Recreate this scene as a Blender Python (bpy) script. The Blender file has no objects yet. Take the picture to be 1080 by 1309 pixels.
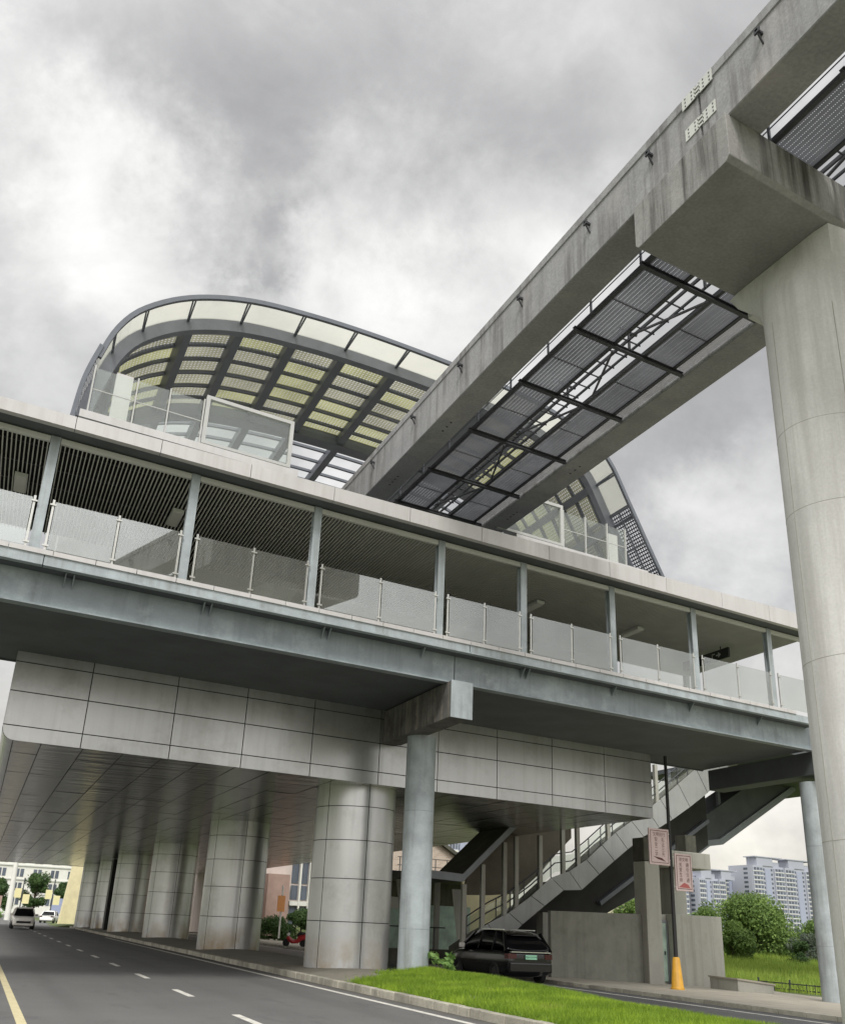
import bpy, math, random
import numpy as np
from mathutils import Vector, Matrix
random.seed(7); RNG = np.random.default_rng(7)
S = bpy.context.scene
COL = S.collection
PI = math.pi
# ------------------------------------------------------------------ frame: u runs along the footbridge, v along the road
EX = (math.cos(math.radians(9.3)), math.sin(math.radians(9.3)))
def W(u, v, z): return Vector((u*EX[0], v + u*EX[1], z))

# ------------------------------------------------------------------ materials
MATS = {}
def new_mat(name):
    m = bpy.data.materials.new(name); m.use_nodes = True
    nt = m.node_tree; nt.nodes.clear()
    out = nt.nodes.new('ShaderNodeOutputMaterial')
    MATS[name] = m
    return m, nt, out
def nd(nt, t, ins=None, **kw):
    n = nt.nodes.new(t)
    for k, v in kw.items(): setattr(n, k, v)
    for k, v in (ins or {}).items():
        if isinstance(v, bpy.types.NodeSocket): nt.links.new(v, n.inputs[k])
        else: n.inputs[k].default_value = v
    return n
def math_n(nt, op, a, b=None, clamp=False):
    n = nt.nodes.new('ShaderNodeMath'); n.operation = op; n.use_clamp = clamp
    for i, x in enumerate((a, b)):
        if x is None: continue
        if isinstance(x, bpy.types.NodeSocket): nt.links.new(x, n.inputs[i])
        else: n.inputs[i].default_value = x
    return n.outputs[0]
def mixc(nt, fac, a, b):
    n = nt.nodes.new('ShaderNodeMix'); n.data_type = 'RGBA'
    for k, x in (('Factor', fac), ('A', a), ('B', b)):
        s = [i for i in n.inputs if i.name == k and (i.type == 'RGBA' or (k == 'Factor' and i.type == 'VALUE'))][0]
        if isinstance(x, bpy.types.NodeSocket): nt.links.new(x, s)
        else: s.default_value = x
    return [o for o in n.outputs if o.type == 'RGBA'][0]
def ramp(nt, fac, lo, hi):
    n = nt.nodes.new('ShaderNodeMapRange'); n.clamp = True
    nt.links.new(fac, n.inputs[0]); n.inputs[1].default_value = lo; n.inputs[2].default_value = hi
    return n.outputs[0]
def c4(c): return (c[0], c[1], c[2], 1.0)
def mul(c, k): return tuple(x*k for x in c)
def noise(nt, vec, scale, detail=4, rough=0.55, dist=0.0):
    n = nd(nt, 'ShaderNodeTexNoise', {'Scale': scale, 'Detail': detail, 'Roughness': rough, 'Distortion': dist})
    if vec is not None: nt.links.new(vec, n.inputs['Vector'])
    return n.outputs['Fac']
def pos(nt, scale=(1, 1, 1), obj=False):
    src = nd(nt, 'ShaderNodeTexCoord').outputs['Object'] if obj else nd(nt, 'ShaderNodeNewGeometry').outputs['Position']
    mp = nd(nt, 'ShaderNodeMapping', {'Vector': src, 'Scale': scale})
    return mp.outputs[0]
def surf(name, col, rough=0.6, metal=0.0, mott=0.12, ms=1.2, streak=0.0, stcol=None, fine=0.05, fs=30, bump=0.0, bs=25, spec=0.5,
         dirt=None, dirts=0.5, dirtamt=0.0, obj=False, coat=0.0, isl=0.0):
    m, nt, out = new_mat(name)
    p = pos(nt, obj=obj)
    f = ramp(nt, noise(nt, p, ms, 5, 0.6), 0.3, 0.7)
    c = mixc(nt, f, c4(mul(col, 1-mott)), c4(mul(col, 1+mott)))
    if fine:
        g = ramp(nt, noise(nt, p, fs, 3, 0.6), 0.3, 0.7)
        k = mixc(nt, g, c4((1-fine,)*3), c4((1+fine,)*3))
        mm = nt.nodes.new('ShaderNodeMix'); mm.data_type = 'RGBA'; mm.blend_type = 'MULTIPLY'
        mm.inputs[0].default_value = 1.0
        nt.links.new(c, mm.inputs[6]); nt.links.new(k, mm.inputs[7]); c = mm.outputs[2]
    if streak:
        ps = pos(nt, (3.2, 3.2, 0.16), obj=obj)
        s = ramp(nt, noise(nt, ps, 1.0, 5, 0.65), 0.47, 0.66)
        s2 = ramp(nt, noise(nt, p, 0.5, 2), 0.25, 0.52)
        s = math_n(nt, 'MULTIPLY', s, s2)
        nz = nd(nt, 'ShaderNodeSeparateXYZ', {0: nd(nt, 'ShaderNodeNewGeometry').outputs['True Normal']}).outputs[2]
        s = math_n(nt, 'MULTIPLY', s, ramp(nt, math_n(nt, 'SUBTRACT', 1.0, math_n(nt, 'ABSOLUTE', nz)), 0.3, 0.7))   # drips only run down upright faces
        s = math_n(nt, 'MULTIPLY', s, streak)
        c = mixc(nt, s, c, c4(stcol or mul(col, 0.35)))
    if dirtamt:
        d = ramp(nt, noise(nt, p, dirts, 6, 0.7), 0.52, 0.68)
        d = math_n(nt, 'MULTIPLY', d, dirtamt)
        c = mixc(nt, d, c, c4(dirt))
    if isl:
        g = nd(nt, 'ShaderNodeNewGeometry').outputs['Random Per Island']
        k = mixc(nt, g, c4((1-isl,)*3), c4((1+isl,)*3))
        mm = nt.nodes.new('ShaderNodeMix'); mm.data_type = 'RGBA'; mm.blend_type = 'MULTIPLY'; mm.inputs[0].default_value = 1.0
        nt.links.new(c, mm.inputs[6]); nt.links.new(k, mm.inputs[7]); c = mm.outputs[2]
    b = nd(nt, 'ShaderNodeBsdfPrincipled', {'Base Color': c, 'Roughness': rough, 'Metallic': metal, 'Specular IOR Level': spec, 'Coat Weight': coat})
    if bump:
        bn = nd(nt, 'ShaderNodeBump', {'Height': noise(nt, p, bs, 4), 'Strength': bump, 'Distance': 0.02})
        nt.links.new(bn.outputs[0], b.inputs['Normal'])
    nt.links.new(b.outputs[0], out.inputs[0])
    return m

conc   = surf('concrete', (0.30, 0.298, 0.302), 0.9, mott=0.14, ms=0.9, streak=0.75, stcol=(0.12, 0.112, 0.108), fine=0.14, fs=14, bump=0.25, dirt=(0.43, 0.405, 0.385), dirts=0.8, dirtamt=0.5)
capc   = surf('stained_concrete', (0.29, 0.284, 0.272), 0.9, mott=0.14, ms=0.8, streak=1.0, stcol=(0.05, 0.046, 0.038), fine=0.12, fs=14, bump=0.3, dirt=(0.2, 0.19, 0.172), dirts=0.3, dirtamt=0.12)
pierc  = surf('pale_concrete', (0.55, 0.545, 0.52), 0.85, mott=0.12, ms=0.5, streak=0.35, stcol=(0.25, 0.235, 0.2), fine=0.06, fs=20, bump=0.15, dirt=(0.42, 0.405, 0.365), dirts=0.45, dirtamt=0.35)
conc2  = surf('rendered_concrete', (0.37, 0.365, 0.32), 0.9, mott=0.12, ms=0.8, streak=0.4, stcol=(0.17, 0.16, 0.13), bump=0.2, dirt=(0.2, 0.19, 0.155), dirts=0.8, dirtamt=0.4)
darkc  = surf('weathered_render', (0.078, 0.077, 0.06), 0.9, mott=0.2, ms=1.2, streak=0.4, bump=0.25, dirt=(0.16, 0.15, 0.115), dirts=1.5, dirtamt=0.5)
steel  = surf('blue_grey_steel', (0.235, 0.27, 0.285), 0.5, mott=0.14, ms=1.3, streak=0.5, stcol=(0.13, 0.145, 0.15), fine=0.06, dirt=(0.42, 0.47, 0.48), dirts=1.1, dirtamt=0.45)
steelp = surf('pale_blue_steel', (0.34, 0.38, 0.395), 0.5, mott=0.18, ms=1.6, streak=0.6, stcol=(0.17, 0.17, 0.155), fine=0.06, dirt=(0.48, 0.53, 0.54), dirts=1.4, dirtamt=0.35)
rusty  = surf('rust_stained_steel', (0.12, 0.115, 0.105), 0.8, mott=0.3, ms=2.5, streak=1.0, stcol=(0.30, 0.27, 0.23), fine=0.15, fs=12, dirt=(0.05, 0.043, 0.035), dirts=1.4, dirtamt=0.7)
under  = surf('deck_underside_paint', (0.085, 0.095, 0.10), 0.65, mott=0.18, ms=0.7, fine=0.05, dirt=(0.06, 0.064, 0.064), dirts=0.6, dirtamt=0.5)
dsteel = surf('dark_steel', (0.048, 0.05, 0.055), 0.5, mott=0.2, ms=2)
canst  = surf('canopy_steel', (0.125, 0.135, 0.155), 0.45, mott=0.12, ms=1.5)
canlt  = surf('canopy_rib_steel', (0.25, 0.27, 0.30), 0.45, mott=0.12, ms=1.5)
canri  = surf('canopy_rib_paint', (0.165, 0.175, 0.20), 0.45, mott=0.12, ms=1.5)
alu    = surf('aluminium_panel', (0.555, 0.558, 0.555), 0.29, metal=0.72, isl=0.035, streak=0.22, stcol=(.3, .29, .26), mott=0.06, ms=0.7, fine=0.02, bump=0.0, dirt=(0.27, 0.26, 0.235), dirts=0.6, dirtamt=0.35)
fasc   = surf('pale_fascia', (0.525, 0.51, 0.50), 0.45, mott=0.05, ms=0.8, streak=0.35, stcol=(0.36, 0.34, 0.31), fine=0.02)
scrf   = surf('screen_frame_paint', (0.44, 0.44, 0.42), 0.5, mott=0.06)
palef  = surf('pale_frame', (0.58, 0.585, 0.545), 0.5, mott=0.06, ms=1.0)
inox   = surf('stainless', (0.55, 0.545, 0.51), 0.28, metal=0.6, mott=0.05)
seam   = surf('seam_shadow_gap', (0.015, 0.015, 0.015), 0.9, mott=0)
voidm  = surf('ceiling_void', (0.03, 0.03, 0.029), 0.95, mott=0.1, spec=0.05)
slatm  = surf('ceiling_slat', (0.62, 0.615, 0.55), 0.5, mott=0.08)
wallm  = surf('hall_wall', (0.30, 0.30, 0.28), 0.6, mott=0.1)
black  = surf('black_paint', (0.003, 0.003, 0.0035), 0.15, mott=0, spec=0.4, coat=0.35)
blackm = surf('matt_black', (0.012, 0.012, 0.012), 0.55, mott=0.1)
tyre   = surf('tyre_rubber', (0.012, 0.012, 0.012), 0.85, mott=0.1)
carglass = surf('car_glass', (0.004, 0.004, 0.005), 0.06, mott=0, spec=0.3)
silver = surf('silver_paint', (0.68, 0.65, 0.6), 0.35, metal=0.0, mott=0.03, coat=0.5)
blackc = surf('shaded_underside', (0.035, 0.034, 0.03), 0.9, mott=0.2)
wallc  = surf('grey_green_render', (0.205, 0.205, 0.175), 0.9, mott=0.15, ms=0.9, streak=0.3, stcol=(.08, .08, .06), bump=0.25, dirt=(0.09, 0.09, 0.07), dirts=1.2, dirtamt=0.4)
strm   = surf('shaded_stair_panel', (0.37, 0.375, 0.365), 0.42, metal=0.3, isl=0.05, mott=0.06, streak=0.2)  # panel grey darkened to hold the shade the stair hangs in
rearm  = surf('brown_panel', (0.17, 0.15, 0.11), 0.8, mott=0.15)
whitep = surf('white_paint', (0.75, 0.75, 0.73), 0.3, mott=0.03, coat=0.4)
redp   = surf('red_paint', (0.42, 0.03, 0.03), 0.3, mott=0.05)
yellow = surf('yellow_cover', (0.62, 0.33, 0.035), 0.55, mott=0.15, ms=3, streak=0.5, stcol=(0.3, 0.16, 0.03))
ypier  = surf('sunlit_yellow_and_pole_paint', (0.82, 0.74, 0.46), 0.7, mott=0.1)  # sunlight put into the colour; the street pole really is this yellow
chrome = surf('chrome', (0.7, 0.7, 0.7), 0.12, metal=1.0, mott=0)
lampw  = surf('lamp_lens', (0.8, 0.8, 0.78), 0.15, mott=0)
redl   = surf('tail_lens', (0.05, 0.006, 0.006), 0.15, mott=0)
pinkm  = surf('banner_pink', (0.60, 0.475, 0.455), 0.6, mott=0.07, ms=6)
maroon = surf('banner_ink', (0.11, 0.035, 0.035), 0.6, mott=0)
bred   = surf('banner_red', (0.42, 0.12, 0.11), 0.6, mott=0)
cardpl = surf('green_plate', (0.30, 0.62, 0.42), 0.4, mott=0.02)
inkd   = surf('dark_ink', (0.03, 0.06, 0.045), 0.5, mott=0)
ywban  = surf('yellow_banner', (0.72, 0.66, 0.36), 0.6, mott=0.05)
soil   = surf('median_concrete', (0.21, 0.195, 0.155), 0.95, mott=0.2, ms=0.8, fine=0.15, fs=25, bump=0.4, dirt=(0.1, 0.085, 0.06), dirts=0.8, dirtamt=0.6)
pave   = surf('pavement', (0.36, 0.33, 0.27), 0.9, mott=0.15, ms=0.9, fine=0.1, fs=25, bump=0.3)
kerbm  = surf('kerb_stone', (0.37, 0.35, 0.285), 0.9, isl=0.22, mott=0.25, ms=1.6, fine=0.12, fs=22, bump=0.4, dirt=(0.16, 0.15, 0.12), dirts=1.3, dirtamt=0.6)
def asphalt_mat():
    m, nt, out = new_mat('asphalt')
    p = pos(nt)
    sx_ = nd(nt, 'ShaderNodeSeparateXYZ', {0: p})
    c = mixc(nt, ramp(nt, noise(nt, p, 0.3, 6, 0.65), .3, .7), c4((0.108, 0.107, 0.104)), c4((0.142, 0.140, 0.135)))
    # tyre tracks polished darker along the two lanes
    u = math_n(nt, 'MULTIPLY', sx_.outputs[0], 1/EX[0])
    w = math_n(nt, 'SINE', math_n(nt, 'MULTIPLY', math_n(nt, 'ADD', u, math_n(nt, 'MULTIPLY', noise(nt, pos(nt, (.1, .05, 1)), 1, 2), .5)), 2*PI/1.85))
    t = math_n(nt, 'MULTIPLY', ramp(nt, w, 0.1, 0.95), math_n(nt, 'MULTIPLY', ramp(nt, noise(nt, pos(nt, (1.2, .06, 1)), 1, 4), .3, .7), 0.5))
    c = mixc(nt, t, c, c4((0.078, 0.077, 0.075)))
    # stains, long cracks
    c = mixc(nt, math_n(nt, 'MULTIPLY', ramp(nt, noise(nt, pos(nt, (.9, .3, 1)), 1, 6, .7), .57, .7), .55), c, c4((0.045, 0.045, 0.045)))
    vo = nd(nt, 'ShaderNodeTexVoronoi', {'Vector': nd(nt, 'ShaderNodeVectorMath', {0: pos(nt, (.22, .12, 1)), 1: nd(nt, 'ShaderNodeTexNoise', {'Vector': p, 'Scale': .8, 'Detail': 4}).outputs['Color']}, operation='ADD').outputs[0], 'Scale': 1.0}, feature='DISTANCE_TO_EDGE')
    cr = math_n(nt, 'MULTIPLY', math_n(nt, 'LESS_THAN', vo.outputs['Distance'], 0.004), ramp(nt, noise(nt, p, .12, 2), .45, .6))
    c = mixc(nt, math_n(nt, 'MULTIPLY', cr, .8), c, c4((0.03, 0.03, 0.03)))
    gt = math_n(nt, 'MULTIPLY', ramp(nt, math_n(nt, 'ADD', u, math_n(nt, 'MULTIPLY', noise(nt, p, 1.5, 4), .5)), 9.2, 9.6), .75)
    c = mixc(nt, gt, c, c4((0.075, 0.066, 0.05)))
    g = ramp(nt, noise(nt, p, 55, 3, .7), .25, .75)
    c = mixc(nt, math_n(nt, 'MULTIPLY', g, .25), c, c4((0.17, 0.168, 0.16)))
    b = nd(nt, 'ShaderNodeBsdfPrincipled', {'Base Color': c, 'Roughness': 0.82})
    bn = nd(nt, 'ShaderNodeBump', {'Height': noise(nt, p, 90, 4), 'Strength': .5, 'Distance': .02})
    nt.links.new(bn.outputs[0], b.inputs['Normal']); nt.links.new(b.outputs[0], out.inputs[0]); return m
asph = asphalt_mat()
asph2  = surf('wet_asphalt', (0.075, 0.076, 0.078), 0.45, mott=0.2, ms=0.5, fine=0.2, fs=60, bump=0.3, bs=90)
wline  = surf('road_white', (0.62, 0.60, 0.54), 0.8, mott=0.12, ms=4, fine=0.15, dirt=(0.2, 0.2, 0.19), dirts=3.0, dirtamt=0.7)
yline  = surf('road_yellow', (0.58, 0.51, 0.31), 0.8, mott=0.1, ms=4, fine=0.15, dirt=(0.25, 0.22, 0.14), dirts=3.0, dirtamt=0.5)
earth  = surf('earth', (0.10, 0.13, 0.045), 0.95, mott=0.3, ms=0.3, fine=0.2, fs=8, bump=0.4)
bwhite = surf('white_render', (0.66, 0.655, 0.60), 0.8, mott=0.05)
bgrey  = surf('tower_haze_white', (0.37, 0.385, 0.44), 0.7, mott=0.04, ms=0.02)  # bluish distance haze mixed into the wall colour
bgrey2 = surf('tower_haze_blue', (0.33, 0.36, 0.45), 0.7, mott=0.04, ms=0.02)  # same painted haze tint, bluer
bcream = surf('tower_cream', (0.62, 0.57, 0.42), 0.7, mott=0.04, ms=0.02)
wglass = surf('window_glass', (0.085, 0.10, 0.125), 0.25, mott=0.3, ms=0.3, isl=0.6)
brickp = surf('terracotta_render', (0.34, 0.235, 0.195), 0.85, mott=0.12, ms=1)
pinkw  = surf('pink_render', (0.54, 0.465, 0.425), 0.85, mott=0.08)
orange = surf('orange_sign', (0.62, 0.28, 0.10), 0.6, mott=0.1)
greeng = surf('green_glass_wall', (0.46, 0.60, 0.51), 0.4, mott=0.35, ms=1.3)
bark   = surf('bark', (0.09, 0.07, 0.05), 0.95, mott=0.3, ms=8)
signb  = surf('sign_black', (0.02, 0.025, 0.022), 0.4, mott=0)
signw  = surf('sign_white', (0.55, 0.57, 0.52), 0.5, mott=0)
bluep  = surf('blue_hoarding', (0.30, 0.34, 0.48), 0.6, mott=0.1)

def clad_mat():                   # column cladding: same metal, splashed with mud near the ground
    m = alu.copy(); m.name = 'column_cladding'; nt = m.node_tree
    b = [n for n in nt.nodes if n.type == 'BSDF_PRINCIPLED'][0]; src = b.inputs['Base Color'].links[0].from_socket
    p = pos(nt); z = nd(nt, 'ShaderNodeSeparateXYZ', {0: p}).outputs[2]
    f = math_n(nt, 'MULTIPLY', math_n(nt, 'SUBTRACT', 1.0, ramp(nt, z, 0.25, 1.25)), ramp(nt, noise(nt, pos(nt, (.8, .8, .6)), 1.0, 5, .6), 0.42, 0.62))
    c = mixc(nt, math_n(nt, 'MULTIPLY', f, 0.9), src, c4((0.34, 0.235, 0.11)))
    nt.links.new(c, b.inputs['Base Color'])
    nt.links.new(math_n(nt, 'SUBTRACT', 0.6, math_n(nt, 'MULTIPLY', f, 0.55)), b.inputs['Metallic']); return m
aluc = clad_mat()
def soffit_mat():                 # aluminium ceiling panels, slightly dished across their length
    m, nt, out = new_mat('soffit_panel')
    p = pos(nt, (0.22, 2.2, 1)); p2 = pos(nt)
    c = mixc(nt, ramp(nt, noise(nt, p2, 0.5, 3), .3, .7), c4((0.44, 0.43, 0.415)), c4((0.52, 0.51, 0.49)))
    b = nd(nt, 'ShaderNodeBsdfPrincipled', {'Base Color': c, 'Roughness': 0.23, 'Metallic': 0.88})
    bn = nd(nt, 'ShaderNodeBump', {'Height': noise(nt, p, 1.0, 2), 'Strength': 0.5, 'Distance': 0.10})
    nt.links.new(bn.outputs[0], b.inputs['Normal']); nt.links.new(b.outputs[0], out.inputs[0]); return m
soffm = soffit_mat()

def brick_mat():
    m, nt, out = new_mat('brick_wall')
    p = pos(nt)
    sx = nd(nt, 'ShaderNodeSeparateXYZ', {0: p})
    cb = nd(nt, 'ShaderNodeCombineXYZ', {0: math_n(nt, 'ADD', sx.outputs[0], sx.outputs[1]), 1: sx.outputs[2], 2: 0.0})
    br = nd(nt, 'ShaderNodeTexBrick', {'Vector': cb.outputs[0], 'Color1': c4((0.42, 0.33, 0.26)), 'Color2': c4((0.5, 0.41, 0.33)), 'Mortar': c4((0.5, 0.46, 0.4)),
             'Scale': 1.0, 'Mortar Size': 0.012, 'Brick Width': 0.5, 'Row Height': 0.16})
    b = nd(nt, 'ShaderNodeBsdfPrincipled', {'Base Color': br.outputs[0], 'Roughness': 0.9})
    nt.links.new(b.outputs[0], out.inputs[0]); return m
brickm = brick_mat()

def glass_mat(name, tint, gfac, rough=0.015, dirt=0.0, dcol=(0.6, 0.6, 0.56), tr=0.5):
    m, nt, out = new_mat(name)
    t = nd(nt, 'ShaderNodeBsdfTransparent', {'Color': c4(tint)})
    g = nd(nt, 'ShaderNodeBsdfGlossy', {'Color': c4((0.93, 0.95, 0.95)), 'Roughness': rough})
    fa = nd(nt, 'ShaderNodeLayerWeight', {'Blend': 0.5}).outputs['Facing']
    k = math_n(nt, 'ADD', math_n(nt, 'MULTIPLY', math_n(nt, 'POWER', fa, 4.0), 0.6), gfac, True)
    mx = nd(nt, 'ShaderNodeMixShader', {0: k, 1: t.outputs[0], 2: g.outputs[0]})
    if dirt:
        d = nd(nt, 'ShaderNodeBsdfDiffuse', {'Color': c4(dcol)})
        tl = nd(nt, 'ShaderNodeBsdfTranslucent', {'Color': c4(dcol)})
        dd = nd(nt, 'ShaderNodeMixShader', {0: tr, 1: d.outputs[0], 2: tl.outputs[0]})
        f = math_n(nt, 'MULTIPLY', ramp(nt, noise(nt, pos(nt, (1, 1, 0.4)), 0.5, 3), -0.3, 0.8), dirt)
        mx = nd(nt, 'ShaderNodeMixShader', {0: f, 1: mx.outputs[0], 2: dd.outputs[0]})
    nt.links.new(mx.outputs[0], out.inputs[0]); return m
railglass = glass_mat('coated_glass', (0.9, 0.92, 0.9), 0.2, dirt=0.2)
clearglass = glass_mat('clear_glass', (0.93, 0.96, 0.93), 0.06, dirt=0.1)
bandglass = glass_mat('tinted_roof_glass', (0.97, 0.97, 0.9), 0.05, dirt=0.6, dcol=(0.66, 0.655, 0.56), tr=0.7)

def perf_mat(name, col, nx, ny, hole, trans=0.5, square=False, open_=1.0):
    """perforated sheet: a grid of real holes (transparent) in a slightly translucent panel, laid in metres on the UVs"""
    m, nt, out = new_mat(name)
    uv = nd(nt, 'ShaderNodeUVMap').outputs[0]
    s = nd(nt, 'ShaderNodeSeparateXYZ', {0: uv})
    fx = math_n(nt, 'ABSOLUTE', math_n(nt, 'SUBTRACT', math_n(nt, 'FRACT', math_n(nt, 'MULTIPLY', s.outputs[0], nx)), 0.5))
    fy = math_n(nt, 'ABSOLUTE', math_n(nt, 'SUBTRACT', math_n(nt, 'FRACT', math_n(nt, 'MULTIPLY', s.outputs[1], ny)), 0.5))
    h = math_n(nt, 'MULTIPLY', math_n(nt, 'LESS_THAN', fx, hole[0]), math_n(nt, 'LESS_THAN', fy, hole[1]))
    h = math_n(nt, 'MULTIPLY', h, open_)
    p = pos(nt)
    c = mixc(nt, ramp(nt, noise(nt, p, 0.6, 3), .35, .65), c4(mul(col, 0.8)), c4(mul(col, 1.2)))
    d = nd(nt, 'ShaderNodeBsdfDiffuse', {'Color': c}); t = nd(nt, 'ShaderNodeBsdfTranslucent', {'Color': c})
    a = nd(nt, 'ShaderNodeMixShader', {0: trans, 1: d.outputs[0], 2: t.outputs[0]})
    tr = nd(nt, 'ShaderNodeBsdfTransparent', {'Color': (1, 1, 1, 1)})
    mx = nd(nt, 'ShaderNodeMixShader', {0: h, 1: a.outputs[0], 2: tr.outputs[0]})
    nt.links.new(mx.outputs[0], out.inputs[0]); return m
perfy = perf_mat('perforated_panel_yellow', (0.285, 0.285, 0.155), 7.0, 7.0, (0.22, 0.15), 0.7)
perfg = perf_mat('perforated_panel_grey', (0.235, 0.23, 0.165), 7.0, 7.0, (0.24, 0.16), 0.65)
perfd = perf_mat('perforated_skirt', (0.07, 0.07, 0.085), 6.6, 6.6, (0.31, 0.31), 0.05)
grate = perf_mat('walkway_grating', (0.175, 0.18, 0.195), 9, 22, (0.085, 0.16), 0.3, open_=1.0)
grate2 = perf_mat('light_grating', (0.33, 0.33, 0.33), 9, 22, (0.12, 0.2), 0.35, open_=1.0)

def leaf_mat(name, dark, light, scale=0.6):
    m, nt, out = new_mat(name)
    f = ramp(nt, noise(nt, pos(nt), scale, 4, 0.6), 0.3, 0.7)
    g = nd(nt, 'ShaderNodeNewGeometry').outputs['Random Per Island']
    f = math_n(nt, 'ADD', math_n(nt, 'MULTIPLY', f, 0.55), math_n(nt, 'MULTIPLY', g, 0.45))
    c = mixc(nt, f, c4(dark), c4(light))
    d = nd(nt, 'ShaderNodeBsdfPrincipled', {'Base Color': c, 'Roughness': 0.6, 'Specular IOR Level': 0.3}); t = nd(nt, 'ShaderNodeBsdfTranslucent', {'Color': c})
    a = nd(nt, 'ShaderNodeMixShader', {0: 0.35, 1: d.outputs[0], 2: t.outputs[0]})
    nt.links.new(a.outputs[0], out.inputs[0]); return m
def grass_mat():
    m = leaf_mat('grass_blades', (0.07, 0.17, 0.012), (0.48, 0.64, 0.06), 0.9); nt = m.node_tree
    for n in [n for n in nt.nodes if n.type in ('BSDF_PRINCIPLED', 'BSDF_TRANSLUCENT')]:
        k = 'Base Color' if n.type == 'BSDF_PRINCIPLED' else 'Color'
        src = n.inputs[k].links[0].from_socket
        big = ramp(nt, noise(nt, pos(nt), 0.55, 5, .7), .40, .62)
        c = mixc(nt, math_n(nt, 'MULTIPLY', big, .4), src, c4((0.06, 0.14, 0.015)))
        dry = ramp(nt, noise(nt, pos(nt, (1, 1, 1)), 1.6, 4, .7), .58, .70)
        c = mixc(nt, math_n(nt, 'MULTIPLY', dry, .55), c, c4((0.36, 0.34, 0.10)))
        nt.links.new(c, n.inputs[k])
    return m
grassm = grass_mat()
meadow = leaf_mat('meadow_grass', (0.14, 0.25, 0.03), (0.42, 0.52, 0.10), 0.35)
leafd  = leaf_mat('leaf_dark', (0.022, 0.055, 0.015), (0.10, 0.17, 0.05))
leafm  = leaf_mat('leaf_mid', (0.04, 0.09, 0.02), (0.25, 0.36, 0.09))
leafg  = leaf_mat('leaf_grey', (0.06, 0.085, 0.06), (0.17, 0.20, 0.14))
leafb  = leaf_mat('leaf_bright', (0.08, 0.18, 0.04), (0.30, 0.45, 0.14), 3)

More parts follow.
